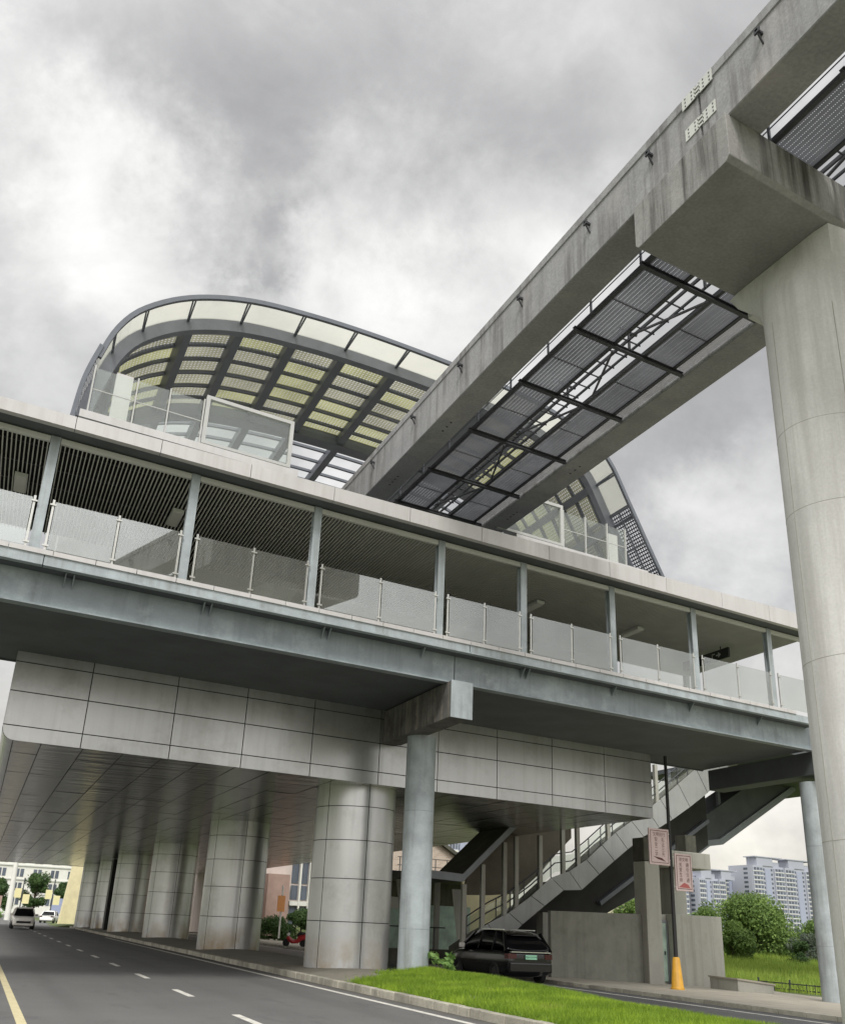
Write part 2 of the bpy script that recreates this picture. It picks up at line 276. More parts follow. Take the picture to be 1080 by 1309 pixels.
# ------------------------------------------------------------------ mesh builder
class MB:
    def __init__(s): s.v = []; s.f = []; s.m = []; s.uv = []; s.hasuv = False
    def add(s, pts, faces, mi=0, uvs=None):
        b = len(s.v); s.v += [Vector(p) for p in pts]
        for k, f in enumerate(faces):
            s.f.append([b+i for i in f]); s.m.append(mi)
            if uvs: s.hasuv = True; s.uv.append(uvs[k])
            else: s.uv.append(None)
    def quad(s, pts, mi=0, uv=None): s.add(pts, [list(range(len(pts)))], mi, [uv] if uv else None)
    def hexa(s, p8, mi=0):      # 4 bottom (ccw) + 4 top
        s.add(p8, [(3, 2, 1, 0), (4, 5, 6, 7), (0, 1, 5, 4), (1, 2, 6, 5), (2, 3, 7, 6), (3, 0, 4, 7)], mi)
    def box(s, u0, u1, v0, v1, z0, z1, mi=0):
        s.hexa([W(u0, v0, z0), W(u1, v0, z0), W(u1, v1, z0), W(u0, v1, z0), W(u0, v0, z1), W(u1, v0, z1), W(u1, v1, z1), W(u0, v1, z1)], mi)
    def prism(s, poly, v0, v1, mi=0):      # poly in (u,z), extruded along v
        n = len(poly)
        p = [W(a, v0, b) for a, b in poly] + [W(a, v1, b) for a, b in poly]
        s.add(p, [list(range(n)), list(range(2*n-1, n-1, -1))] + [(i, i+n, (i+1) % n+n, (i+1) % n) for i in range(n)], mi)
    def prismu(s, poly, u0, u1, mi=0):     # poly in (v,z), extruded along u
        n = len(poly)
        p = [W(u0, a, b) for a, b in poly] + [W(u1, a, b) for a, b in poly]
        s.add(p, [list(range(n)), list(range(2*n-1, n-1, -1))] + [(i, i+n, (i+1) % n+n, (i+1) % n) for i in range(n)], mi)
    def bar(s, p, q, w, h, mi=0, up=(0, 0, 1)):
        p = Vector(p); q = Vector(q); d = (q-p).normalized(); up = Vector(up)
        if abs(d.dot(up)) > 0.99: up = Vector((0, 1, 0))
        r = d.cross(up).normalized()*w/2; t = r.cross(d).normalized()*h/2
        s.hexa([p-r-t, p+r-t, q+r-t, q-r-t, p-r+t, p+r+t, q+r+t, q-r+t], mi)
    def tube(s, pts, r, n=8, mi=0, caps=True):
        pts = [Vector(p) for p in pts]; rs = r if isinstance(r, (list, tuple)) else [r]*len(pts)
        rings = []; prev = None
        for i, p in enumerate(pts):
            d = (pts[min(i+1, len(pts)-1)]-pts[max(i-1, 0)]).normalized()
            a = Vector((0, 0, 1)) if abs(d.z) < 0.95 else Vector((1, 0, 0))
            x = d.cross(a).normalized(); y = d.cross(x).normalized()
            rings.append([p+(x*math.cos(2*PI*k/n)+y*math.sin(2*PI*k/n))*rs[i] for k in range(n)])
        b = [q for R in rings for q in R]; f = []
        for i in range(len(pts)-1):
            for k in range(n): f.append((i*n+k, i*n+(k+1) % n, (i+1)*n+(k+1) % n, (i+1)*n+k))
        if caps: f += [list(range(n-1, -1, -1)), list(range((len(pts)-1)*n, len(pts)*n))]
        s.add(b, f, mi)
    def lathe(s, c, prof, n=32, mi=0):     # prof [(r,z)] around a vertical axis through c
        c = Vector(c); b = []; f = []
        for r, z in prof: b += [c+Vector((r*math.cos(2*PI*k/n), r*math.sin(2*PI*k/n), z)) for k in range(n)]
        for i in range(len(prof)-1):
            for k in range(n): f.append((i*n+k, i*n+(k+1) % n, (i+1)*n+(k+1) % n, (i+1)*n+k))
        f += [list(range(n-1, -1, -1)), list(range((len(prof)-1)*n, len(prof)*n))]
        s.add(b, f, mi)
    def build(s, name, mats, parent=None, smooth=False, bevel=0, auto=True):
        me = bpy.data.meshes.new(name)
        o = bpy.data.objects.new(name, me); COL.objects.link(o)
        org = Vector((0, 0, 0))
        if parent is not None:
            o.parent = parent
            q = parent
            while q is not None: org = org + Vector(q.location); q = q.parent
        me.from_pydata([tuple(p-org) for p in s.v], [], s.f)
        for m in (mats if isinstance(mats, (list, tuple)) else [mats]): me.materials.append(m)
        me.polygons.foreach_set('material_index', s.m)
        if s.hasuv:
            ul = me.uv_layers.new(name='UVMap')
            flat = []
            for f, u in zip(s.f, s.uv):
                for k in range(len(f)): flat += list(u[k]) if u else [0, 0]
            ul.data.foreach_set('uv', flat)
        if smooth:
            me.polygons.foreach_set('use_smooth', [True]*len(me.polygons))
            try: me.set_sharp_from_angle(angle=math.radians(35))
            except Exception: pass
        me.update()
        if bevel:
            md = o.modifiers.new('bevel', 'BEVEL'); md.width = bevel; md.segments = 2; md.limit_method = 'ANGLE'
        return o
def thing(name, label, cat, loc, group=None):
    o = bpy.data.objects.new(name, None); COL.objects.link(o); o.location = loc; o.empty_display_size = 0.2
    return tag(o, label, cat, group)
def tag(o, label, cat, group=None):
    o['label'] = label; o['category'] = cat
    if group: o['group'] = group
    return o
def struct(o, kind='structure'): o['kind'] = kind; return o
def sub(name, parent):          # an Empty part that only carries sub-parts
    o = bpy.data.objects.new(name, None); COL.objects.link(o); o.parent = parent; o.empty_display_size = 0.1; return o
def copy_tree(src, dst_parent=None, keep=None):
    c = src.copy(); COL.objects.link(c); c.parent = dst_parent
    for ch in list(src.children): copy_tree(ch, c)
    return c
def text_mesh(mb, body, size, place, mi=0, lh=0.003):
    """lay real glyph outlines (flat, filled) with place(x, y) -> world point"""
    cu = bpy.data.curves.new('lettering', 'FONT'); cu.body = body; cu.size = size; cu.align_x = 'CENTER'; cu.align_y = 'CENTER'; cu.resolution_u = 2
    ob = bpy.data.objects.new('lettering', cu); COL.objects.link(ob)
    dg = bpy.context.evaluated_depsgraph_get()
    me = bpy.data.meshes.new_from_object(ob.evaluated_get(dg))
    mb.add([place(v.co.x, v.co.y) for v in me.vertices], [list(p.vertices) for p in me.polygons], mi)
    bpy.data.objects.remove(ob); bpy.data.curves.remove(cu); bpy.data.meshes.remove(me)

# ================================================================== GROUND AND ROADS
def gz(u, v):
    if u < 19.7: return -0.16 if u > 13 else -0.03
    z = -0.033*(min(u, 33)-19.7)-0.05
    if u > 32:
        z -= 0.012*min(u-32, 10)
        z += 0.045*max(0, min(v, 75)-34)
    return z
us = [-2500, -900, -300, -80, -20, 0, 9, 12.9, 13.1, 19.55, 19.75, 24, 28, 32, 34, 37, 40, 44, 48, 52, 56, 60, 65, 70, 80, 100, 140, 250, 600, 2500]
vs = [-400, -60, -20, 0, 10, 20, 26, 30, 34, 38, 42, 46, 50, 54, 58, 62, 66, 70, 75, 90, 120, 200, 400, 900, 3000]
mb = MB()
P = [W(u, v, gz(u, v) + (0.1*math.sin(u*0.7)*math.cos(v*0.5) if 33 < u < 120 else 0)) for v in vs for u in us]
n = len(us)
mb.add(P, [(j*n+i, j*n+i+1, (j+1)*n+i+1, (j+1)*n+i) for j in range(len(vs)-1) for i in range(n-1)])
struct(mb.build('ground', earth, smooth=True))
mb = MB(); mb.box(-9, 9.4, -40, 420, -0.25, 0.0); struct(mb.build('road', asph))
mb = MB(); mb.box(13.9, 19.62, -40, 420, -0.3, -0.1); struct(mb.build('service_road', asph2))
mb = MB()
mb.box(0.93, 1.08, -20, 260, 0.0, 0.004, 1)
mb.box(8.72, 8.87, -20, 74, 0.0, 0.004)
for k in range(-4, 26):
    c = 17.6+6.22*k; mb.box(4.66, 4.81, c-1.05, c+1.0, 0.0, 0.004)
struct(mb.build('road_markings', [wline, yline]))
mb = MB(); mb.box(18.75, 18.87, -20, 120, -0.1, -0.096); struct(mb.build('service_road_marking', wline))
# kerbs: separate stones with open joints
mb = MB(); v = -12.0
while v < 110:
    L = random.choice([0.5, 0.5, 0.75, 1.0]); j = random.uniform(-0.008, 0.008)
    mb.box(9.36+j, 9.56+j, v, v+L-0.04, -0.1, 0.165+random.uniform(-0.008, 0.006)); v += L
struct(mb.build('kerb', kerbm, bevel=0.015))
mb = MB(); v = -12.0
while v < 110:
    mb.box(13.72, 13.9, v, v+0.985, -0.25, 0.10); v += 1.0
struct(mb.build('kerb_inner', kerbm, bevel=0.015))
mb = MB(); v = -12.0
while v < 140:
    mb.box(19.62, 19.8, v, v+0.985, -0.25, 0.015); v += 1.0
struct(mb.build('kerb_pavement', kerbm, bevel=0.012))
# median: low mound of soil / worn concrete
def mz(u, v):
    t = max(0.0, min(1.0, (u-9.56)/(13.72-9.56)))
    return 0.12+0.16*math.sin(PI*t)**0.8 + 0.012*math.sin(v*1.7+u)
mb = MB(); mus = np.linspace(9.57, 13.72, 9); mvs = np.concatenate([np.arange(-12, 60, 1.0), np.arange(60, 122, 4.0)]); n = len(mus)
mb.add([W(u, v, mz(u, v)) for v in mvs for u in mus], [(j*n+i, j*n+i+1, (j+1)*n+i+1, (j+1)*n+i) for j in range(len(mvs)-1) for i in range(n-1)])
struct(mb.build('median', soil, smooth=True))
# right pavement, falling gently away from the road
mb = MB()
def pz(u): return -0.033*(u-19.7)
for a, b, c, d in ((19.8, 34.5, -20, 33.6), (19.8, 34.5, 33.6, 36.5), (19.8, 60, 36.5, 140)):
    b2 = min(b, 34.5) if c < 36 else 40
    mb.hexa([W(a, c, pz(a)-.3), W(b2, c, pz(b2)-.3), W(b2, d, pz(b2)-.3), W(a, d, pz(a)-.3), W(a, c, pz(a)), W(b2, c, pz(b2)), W(b2, d, pz(b2)), W(a, d, pz(a))])
struct(mb.build('pavement', pave))
# grass (nobody could count it)
def blades(name, mat, N, sample, hmin, hmax, wid, lean=0.5):
    pts = sample(N); N = len(pts)
    a = RNG.uniform(0, 2*PI, N); h = RNG.uniform(hmin, hmax, N); l = RNG.uniform(0, lean, N)*h; b = RNG.uniform(0, 2*PI, N); w = wid*RNG.uniform(.6, 1.3, N)
    base = pts
    dx = np.stack([np.cos(a)*w, np.sin(a)*w, np.zeros(N)], 1)
    tip = base+np.stack([np.cos(b)*l, np.sin(b)*l, h], 1)
    V = np.stack([base-dx, base+dx, tip], 1).reshape(-1, 3)
    me = bpy.data.meshes.new(name); me.vertices.add(3*N); me.vertices.foreach_set('co', V.ravel())
    me.loops.add(3*N); me.loops.foreach_set('vertex_index', np.arange(3*N, dtype=np.int32))
    me.polygons.add(N); me.polygons.foreach_set('loop_start', np.arange(0, 3*N, 3, dtype=np.int32))
    me.materials.append(mat); me.update(calc_edges=True); me.validate()
    o = bpy.data.objects.new(name, me); COL.objects.link(o); return struct(o, 'stuff')
def s_med(N):
    u = RNG.uniform(9.6, 13.55, N); v = 6+(RNG.uniform(0, 1, N)**0.9)*23.5
    edge = 27.0-1.6*np.clip((u-10.2)/1.2, -0.6, 1)*-1 + RNG.normal(0, .35, N)
    keep = v < np.where(u < 11.2, 25.3+(u-9.6)*0.7, 27.2)+RNG.normal(0, .35, N)
    keep &= u < np.interp(v, [6, 13, 16, 20], [12.6, 12.95, 13.3, 13.55])+RNG.normal(0, .06, N)
    keep &= ~((np.sin(u*3.1+v*.7)+np.sin(v*1.9-u*2.2)+RNG.normal(0, .5, N)) > 1.75)
    u = u[keep]; v = v[keep]
    z = np.array([mz(a, b)+0.17*max(0, min(1, (b-17)/5))*math.exp(-((a-12.7)/.7)**2) for a, b in zip(u, v)])-0.01
    return np.stack([u*EX[0], v+u*EX[1], z], 1)
blades('grass', grassm, 170000, s_med, 0.045, 0.15, 0.008, 0.9)
def s_hill(N):
    u = RNG.uniform(33, 75, N); v = RNG.uniform(29, 66, N)
    k = (u > 34.6) & ((v < 44) | (u > 41))
    u = u[k]; v = v[k]
    z = np.array([gz(a, b) for a, b in zip(u, v)])
    return np.stack([u*EX[0], v+u*EX[1], z-0.02], 1)
blades('meadow_grass', meadow, 90000, s_hill, 0.2, 0.6, 0.025, 0.7)

# ================================================================== MONORAIL STATION
st = thing('monorail_station', 'long grey panelled monorail station on drum columns under an arched perforated canopy', 'station', W(12.3, 29.6, 5.87))
VF = 29.6
su = [-0.2, 1.97, 4.56, 6.85, 9.22, 11.75, 14.1, 16.65, 19.2, 21.8, 24.3]
sz = [5.87, 6.27, 7.22, 8.05, 8.95]
mb = MB(); G = 0.014
for i in range(len(su)-1):
    for j in range(len(sz)-1):
        a, b, c, d = su[i]+G, su[i+1]-G, sz[j]+(G if j else 0), sz[j+1]-G
        if i == 0 and j == 0:
            R = 0.33
            poly = [(a+R*(1-math.cos(t)), c+R*(1-math.sin(t))) for t in np.linspace(0, PI/2, 7)] + [(b, c), (b, d), (a, d)]
            mb.prism(poly, VF, VF+0.03)
        else: mb.box(a, b, VF, VF+0.03, c, d)
mb.prism([(0.14, 5.89), (24.28, 5.89), (24.28, 8.95), (-0.18, 8.95), (-0.18, 6.2), (-.1, 6.0)], VF+0.031, VF+0.25, 1)
mb.build('front_cladding', [alu, seam], st)
mb = MB()
for i in range(10): # left flank panels
    for j in range(len(sz)-1):
        mb.hexa([W(-0.2, VF+0.04+i*8, sz[j]+(0.335 if j == 0 else G)), W(-0.17, VF+0.04+i*8, sz[j]+(0.335 if j == 0 else G)), W(-0.17, VF+i*8+8-G, sz[j]+(0.335 if j == 0 else G)), W(-0.2, VF+i*8+8-G, sz[j]+(0.335 if j == 0 else G)),
                 W(-0.2, VF+0.04+i*8, sz[j+1]-G), W(-0.17, VF+0.04+i*8, sz[j+1]-G), W(-0.17, VF+i*8+8-G, sz[j+1]-G), W(-0.2, VF+i*8+8-G, sz[j+1]-G)])
for i in range(36):
    a = [(0.13-0.33*math.sin(t), 6.2-0.33*math.cos(t)) for t in np.linspace(0, PI/2, 7)]
    for (p, q_) in zip(a, a[1:]):
        mb.quad([W(p[0], VF+.04+i*2.4, p[1]), W(q_[0], VF+.04+i*2.4, q_[1]), W(q_[0], VF+.03+i*2.4+2.39, q_[1]), W(p[0], VF+.03+i*2.4+2.39, p[1])])
mb.build('side_cladding', alu, st)
mb = MB()
uu = np.concatenate([[-0.16], np.arange(0.9, 24.0, 1.16), [24.28]])
vv = np.arange(VF+0.03, 113.2, 2.4)
for i in range(len(uu)-1):
    for j in range(len(vv)-1):
        zc = 5.87+random.uniform(-0.004, 0.004)
        x0 = uu[i]+0.012+(0.3 if i == 0 else 0)
        mb.quad([W(x0, vv[j]+.008, zc+random.uniform(-.006, .006)), W(uu[i+1]-.012, vv[j]+.008, zc+random.uniform(-.006, .006)), W(uu[i+1]-.012, vv[j+1]-.008, zc), W(x0, vv[j+1]-.008, zc)][::-1])
mb.box(0.14, 24.27, VF+.26, 113.1, 5.90, 5.96, 1)
mb.build('soffit', [soffm, seam], st)
mb = MB(); mb.box(-0.16, 24.2, VF+0.27, 113, 6.25, 8.9); mb.box(0.3, 23.9, 31.6, 105, 8.9, 14.95); mb.build('hall_body', wallm, st)
mb = MB(); mb.box(0.15, 7.35, 27.9, 105, 15.2, 15.45); mb.box(16.5, 23.3, 27.9, 105, 15.2, 15.45)
mb.box(0.15, 7.35, 28.4, 31.7, 14.8, 15.2, 0); mb.box(16.5, 23.3, 28.4, 31.7, 14.8, 15.2, 0)
mb.build('platform_slab', fasc, st)
# canopy profile (u,z)
pp = [(-0.02, 15.2), (0.1, 16.6), (0.35, 17.7), (0.77, 18.95), (1.51, 19.98), (2.97, 21.0), (5.04, 21.72), (7.5, 22.05), (10.1, 22.2), (13.3, 22.22), (16.0, 22.12), (18.6, 21.8), (20.8, 21.1), (21.9, 20.3), (22.85, 18.75), (23.9, 16.95), (24.95, 15.2)]
def catmull(P, n=10):
    P = [np.array(p) for p in P]; P = [2*P[0]-P[1]]+P+[2*P[-1]-P[-2]]; out = []
    for i in range(1, len(P)-2):
        for k in range(n):
            t = k/n; a, b, c, d = P[i-1:i+3]
            out.append(0.5*((2*b)+(-a+c)*t+(2*a-5*b+4*c-d)*t*t+(-a+3*b-3*c+d)*t**3))
    out.append(P[-2]); return np.array(out)
CP = catmull(pp, 8)
CS = np.concatenate([[0], np.cumsum(np.linalg.norm(np.diff(CP, axis=0), axis=1))]); CL = CS[-1]
def cpt(s, off=0.0):            # point on the arch at arclength s, moved inwards by off
    s = max(0, min(CL, s)); x = np.interp(s, CS, CP[:, 0]); z = np.interp(s, CS, CP[:, 1])
    e = 0.25; s0, s1 = max(0, s-e), min(CL, s+e)
    t = np.array([np.interp(s1, CS, CP[:, 0])-np.interp(s0, CS, CP[:, 0]), np.interp(s1, CS, CP[:, 1])-np.interp(s0, CS, CP[:, 1])]); t /= np.linalg.norm(t)
    return x+t[1]*off, z-t[0]*off
def s_of_u(u, right=False):
    top = int(np.argmax(CP[:, 1]))
    if u <= 12.5: return float(np.interp(u, CP[:top, 0], CS[:top]))
    return float(np.interp(u, CP[top:, 0], CS[top:]))
def arch(mb, v0, v1, o0, o1, s0=0, s1=None, n=70, mi=0):
    s1 = CL if s1 is None else s1; ss = np.linspace(s0, s1, n); b = []
    for s in ss:
        a = cpt(s, o0); c = cpt(s, o1)
        b += [W(a[0], v0, a[1]), W(a[0], v1, a[1]), W(c[0], v1, c[1]), W(c[0], v0, c[1])]
    f = [(4*i+k, 4*i+(k+1) % 4, 4*(i+1)+(k+1) % 4, 4*(i+1)+k) for i in range(n-1) for k in range(4)] + [(3, 2, 1, 0), (4*n-4, 4*n-3, 4*n-2, 4*n-1)]
    mb.add(b, f, mi)
SL = [s_of_u(x) for x in (0.72, 3.1, 5.05, 7.2, 9.35, 11.65, 13.95, 16.1, 18.4, 20.5)] + [s_of_u(22.2), s_of_u(23.2)]
S_RIM0, S_RIM1 = s_of_u(0.34), s_of_u(22.95)
mb = MB(); arch(mb, 28.42, 28.56, -0.02, 0.14, S_RIM0, CL, 90); mb.build('canopy_rim', canst, st, smooth=True)
mb = MB(); arch(mb, 29.95, 30.3, 0.0, 0.46, 1.0, CL-1.0); mb.build('canopy_rib', canri, st, smooth=True)
mb = MB(); arch(mb, 36.9, 37.6, 0.0, 0.5, 0.6, CL-0.6)
for v in list(np.arange(49, 100, 12.0)): arch(mb, v, v+0.6, 0.0, 0.5, 0.6, CL-0.6, 40)
mb.build('canopy_arch', canst, st, smooth=True)
mb = MB()
pv = [30.75, 31.75, 32.85, 33.95, 35.1, 36.15] + [38.7, 39.9, 41.1] + list(np.arange(42.2, 60, 1.2))
for v in pv: arch(mb, v-0.07, v+0.07, 0.01, 0.13, 0.4, CL-0.4, 50)
mb.build('purlin', canst, st, smooth=True)
for s in SL:                    # each long roof beam is its own part
    mb = MB(); a, b = cpt(s-0.17, 0.02), cpt(s+0.17, 0.02); c, d = cpt(s+0.17, 0.42), cpt(s-0.17, 0.42)
    p = [a, b, c, d]; mb.prism(p, 30.31, 100); mb.build('roof_beam', canst, st)
for s in SL + [s_of_u(1.6)]:
    mb = MB()
    for o in (-0.09, 0.09):
        a = cpt(s+o*0.6, 0.05); b = cpt(s+o*0.3, 0.1); mb.bar(W(a[0], 28.52, a[1]), W(b[0], 29.95, b[1]), 0.05, 0.07)
    mb.build('canopy_strut', canst, st)
def skin(mb, v0, v1, s0, s1, off, mi=0, n=6):
    ss = np.linspace(s0, s1, n+1)
    for k in range(n):
        a, b = cpt(ss[k], off), cpt(ss[k+1], off)
        mb.quad([W(a[0], v0, a[1]), W(b[0], v0, b[1]), W(b[0], v1, b[1]), W(a[0], v1, a[1])], mi, [(ss[k], v0), (ss[k+1], v0), (ss[k+1], v1), (ss[k], v1)])
mb = MB(); skin(mb, 28.5, 30.0, S_RIM0, S_RIM1, 0.03, 0, 60); mb.build('canopy_glass', bandglass, st, smooth=True)
mb = MB(); edges = [S_RIM0]+SL+[CL]
pr = [30.3]+pv[:6]+[36.9]
for i in range(len(edges)-1):
    for j in range(len(pr)-1): skin(mb, pr[j], pr[j+1], edges[i], edges[i+1], 0.0, random.choice([0, 0, 1, 1]), 5)
    skin(mb, 49.5, 100, edges[i], edges[i+1], 0.0, 1, 5)
mb.build('roof_panel', [perfy, perfg], st)
mb = MB()
skin(mb, 28.57, 49, S_RIM1+.02, CL, -0.01, 0, 14); mb.build('canopy_skirt', perfd, st)
S_SK = s_of_u(0.45)
mb = MB(); skin(mb, 28.4, 49, 0, S_SK, -0.06, 0, 10)
mb.build('canopy_skirt', perfd, st)
mb = MB()
for v in (29.35, 30.4, 31.6, 32.8, 34): arch(mb, v-.03, v+.03, 0.01, 0.09, S_RIM1, CL, 14)
arch(mb, 28.57, 32, 0.01, 0.12, S_RIM1-.06, S_RIM1+.06, 4)
for s in (CL-2.2, CL-1.0):
    a, b = cpt(s-.05, .01), cpt(s+.05, .01); c, d = cpt(s+.05, .1), cpt(s-.05, .1); mb.prism([a, b, c, d], 28.57, 40)
mb.build('skirt_frame', canst, st)
mb = MB(); arch(mb, 28.38, 28.56, -0.1, 0.04, 0, S_SK, 14); mb.build('skirt_frame', canst, st)
# platform end screens
def screen(us_, frame, name):
    e = sub(name, st); zb = 15.47
    for k in range(len(us_)-1):
        m2 = MB(); m2.box(us_[k]+.05, us_[k+1]-.05, 27.99, 28.01, zb+.02, 16.98); m2.build('glass_pane', clearglass, e)
    for x in us_:
        m2 = MB(); m2.box(x-.025, x+.025, 27.95, 28.05, zb, 17.05); m2.build('screen_post', scrf, e)
    m2 = MB(); m2.bar(W(us_[0], 28, 16.25), W(us_[-1], 28, 16.25), .025, .025); m2.build('mid_rail', scrf, e)
    a, b = frame
    m2 = MB()
    m2.box(a, a+.13, 27.9, 28.05, zb, 17.2); m2.box(b-.13, b, 27.9, 28.05, zb, 17.2); m2.box(a+.131, b-.131, 27.9, 28.05, 17.08, 17.2); m2.box(a+.131, b-.131, 27.9, 28.05, zb, zb+.1)
    m2.build('screen_frame', scrf, e)
    m2 = MB(); m2.box(a+.131, b-.131, 27.97, 27.99, zb+.101, 17.079); m2.build('glass_pane', clearglass, e)
screen([0.36, 1.7, 2.75, 3.88], (3.93, 7.05), 'platform_screen')
screen([18.85, 20.0, 21.15, 22.15], (15.6, 18.8), 'platform_screen')
mb = MB(); mb.box(1.05, 1.6, 29.0, 29.2, 15.45, 17.6); mb.box(22.0, 22.5, 29.0, 29.2, 15.45, 17.2); mb.build('platform_end_panel', fasc, st)

# ---- clad columns
def clad_column(u, v, R, label, first=None):
    o = thing('clad_column', label, 'column', W(u, v, 0.2), 'panel clad drum columns under the station')
    c = W(u, v, 0)
    zr = [0.1, 1.62, 2.92, 4.12, 5.2, 5.93]
    m2 = MB(); m2.lathe(c, [(R-0.035, 0.0), (R-0.035, 5.95)], 64); m2.build('core', seam, o, smooth=True)
    m2 = MB(); nseg = 6; off = 0.52
    for j in range(len(zr)-1):
        for k in range(nseg):
            a0 = off+2*PI*k/nseg+0.012/R; a1 = off+2*PI*(k+1)/nseg-0.012/R; N = 18
            b = []; f = []
            for i in range(N+1):
                a = a0+(a1-a0)*i/N
                for z in (zr[j]+.012, zr[j+1]-.012): b.append(c+Vector((R*math.cos(a), R*math.sin(a), z)))
            f = [(2*i, 2*i+2, 2*i+3, 2*i+1) for i in range(N)]
            m2.add(b, f)
    m2.build('cladding', aluc, o, smooth=True); return o
for u, v, R, lab in ((11.72, 31.6, 1.38, 'nearest and widest clad drum column behind the blue steel column'), (11.45, 47.9, 1.45, 'second clad drum column, dark on its right side, beside the open gap'),
                (11.75, 67.2, 1.45, 'third clad drum column along the median, tall and half shaded'), (11.5, 84.0, 1.45, 'fourth clad drum column, just before the black cabinet')):
    clad_column(u, v, R, lab)
clad_column(11.3, 97.5, 1.2, 'narrow pale clad column just past the black cabinet')
clad_column(10.6, 105.0, 1.3, 'farthest clad column beside the pale yellow end pier')
bc = thing('black_cabinet', 'tall black cabinet standing between the far clad columns', 'cabinet', W(10.2, 90, 0.2))
mb = MB(); mb.box(10.4, 11.4, 90.2, 91.4, 0.2, 5.8); mb.build('body', blackm, bc, bevel=0.03)
mb = MB(); mb.box(10.7, 10.77, 90.12, 90.19, 0.4, 5.5); mb.box(11.05, 11.12, 90.12, 90.19, 0.4, 5.5); mb.build('rail', dsteel, bc)
yp = thing('end_pier', 'pier slab coloured sunlit yellow, closing the far end of the soffit', 'pier', W(9.0, 112, 0.1))
mb = MB(); mb.prism([(9.1, 0.0), (12.6, 0.0), (12.6, 6.3), (9.7, 6.3)], 123, 125); mb.build('slab', ypier, yp)  # the sunshine on this slab is in its yellow colour

# ================================================================== FOOTBRIDGE
fb = thing('footbridge', 'blue grey covered footbridge with glass balustrades crossing the whole picture', 'footbridge', W(12.3, 24, 8.3))
UL, UR = -9.0, 28.3
for a, b in ((UL, 12.1), (12.13, UR+0.2)):
    mb = MB(); mb.box(a, b, 24.42, 24.46, 8.33, 9.3); mb.box(a, b, 24.28, 24.6, 8.285, 8.33); mb.build('girder', steel, fb)
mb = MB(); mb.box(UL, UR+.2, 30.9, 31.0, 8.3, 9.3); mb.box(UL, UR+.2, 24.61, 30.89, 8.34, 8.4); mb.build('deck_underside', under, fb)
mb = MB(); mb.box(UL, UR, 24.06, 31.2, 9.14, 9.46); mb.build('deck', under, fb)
mb = MB(); mb.box(UL, UR, 24.13, 31.15, 9.461, 9.48); mb.build('bounce_floor', fasc, fb)  # pale unseen floor, added to bounce light onto the ceiling slats
for a, b in ((UL, -0.02), (0.0, 12.38), (12.41, UR)):
    mb = MB(); mb.box(a, b, 23.9, 24.05, 9.15, 9.42); mb.box(a, b, 23.84, 23.9, 9.15, 9.19); mb.build('edge_channel', steelp, fb)
mb = MB(); x = UL
while x < 26.9:
    w = 1.02; mb.box(x+.008, min(x+w, 27.2)-.008, 23.86, 24.12, 9.421, 9.54); x += w
mb.build('kerb_strip', fasc, fb)
for x in (-3.0, 0.55, 0.75, 4.1, 4.3, 7.6, 7.8, 10.9, 14.6, 14.8, 18.4, 22.0, 25.5):
    mb = MB(); mb.prismu([(24.1, 9.14), (24.41, 9.14), (24.41, 8.86)], x, x+.03); mb.build('gusset', steel, fb)
PU = [-7.8, -4.0, -0.29, 3.40, 7.07, 11.32, 14.48, 18.26, 22.16, 26.19]
for x in PU:
    mb = MB(); mb.box(x-.12, x+.12, 23.98, 24.02, 9.54, 12.56); mb.box(x-.12, x+.12, 24.2, 24.24, 9.54, 12.56); mb.box(x-.02, x+.02, 24.02, 24.2, 9.54, 12.56)
    mb.box(x-.16, x+.16, 23.95, 24.27, 9.541, 9.565); mb.build('post', steelp, fb)
mb = MB()
for a, b in zip(PU, PU[1:]+[UR+.6]): mb.box(a+.13, b-.13, 24.0, 24.1, 12.40, 12.55)
mb.build('head_frame', palef, fb)
FJ = [-7.6, -5.05, -2.5, 0.1, 2.28, 4.77, 7.31, 9.84, 12.44, 15.1, 17.68, 20.3, 23.07, 25.6, 28.2]
def ft(u): return 12.89+0.0105*(u+1.8)
for a, b in zip(FJ, FJ[1:]):
    mb = MB(); a += .008; b -= .008
    mb.hexa([W(a, 23.3, 12.57), W(b, 23.3, 12.57), W(b, 23.5, 12.57), W(a, 23.5, 12.57), W(a, 23.3, ft(a)), W(b, 23.3, ft(b)), W(b, 23.5, ft(b)), W(a, 23.5, ft(a))]); mb.build('fascia_panel', fasc, fb)
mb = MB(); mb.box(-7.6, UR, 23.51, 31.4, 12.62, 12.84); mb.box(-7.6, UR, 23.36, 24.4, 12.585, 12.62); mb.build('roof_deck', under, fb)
mb = MB(); mb.box(-7.6, UR-.1, 24.15, 31.3, 12.56, 12.6, 1)
x = -7.5
while x < UR-.2: mb.box(x, x+.027, 24.12, 31.1, 12.43, 12.5); x += .108
for v in np.arange(24.7, 31, 1.3): mb.box(-7.6, UR-.2, v, v+.03, 12.501, 12.55, 2)
mb.build('slatted_ceiling', [slatm, voidm, dsteel], fb)
ends = PU + [UR+.2]
for i in range(len(ends)-1):
    a, b = ends[i]+.25, ends[i+1]-.2
    if a > 26: b = 28.1
    e = sub('balustrade', fb); m_ = (a+b)/2
    for x in ((a, m_, b) if a < 26 else (a, b)):
        m2 = MB(); m2.box(x-.028, x+.028, 23.92, 23.96, 9.54, 10.86); m2.build('rail_post', inox, e)
        for zz in (9.66, 10.72): m2 = MB(); m2.box(x-.075, x+.075, 23.885, 23.919, zz-.02, zz+.02); m2.build('clamp', inox, e)
    for p, q in (((a, m_), (m_, b)) if a < 26 else ((a, b),)):
        m2 = MB(); m2.box(p+.045, q-.045, 23.895, 23.915, 9.57, 10.80); m2.build('glass_panel', railglass, e)
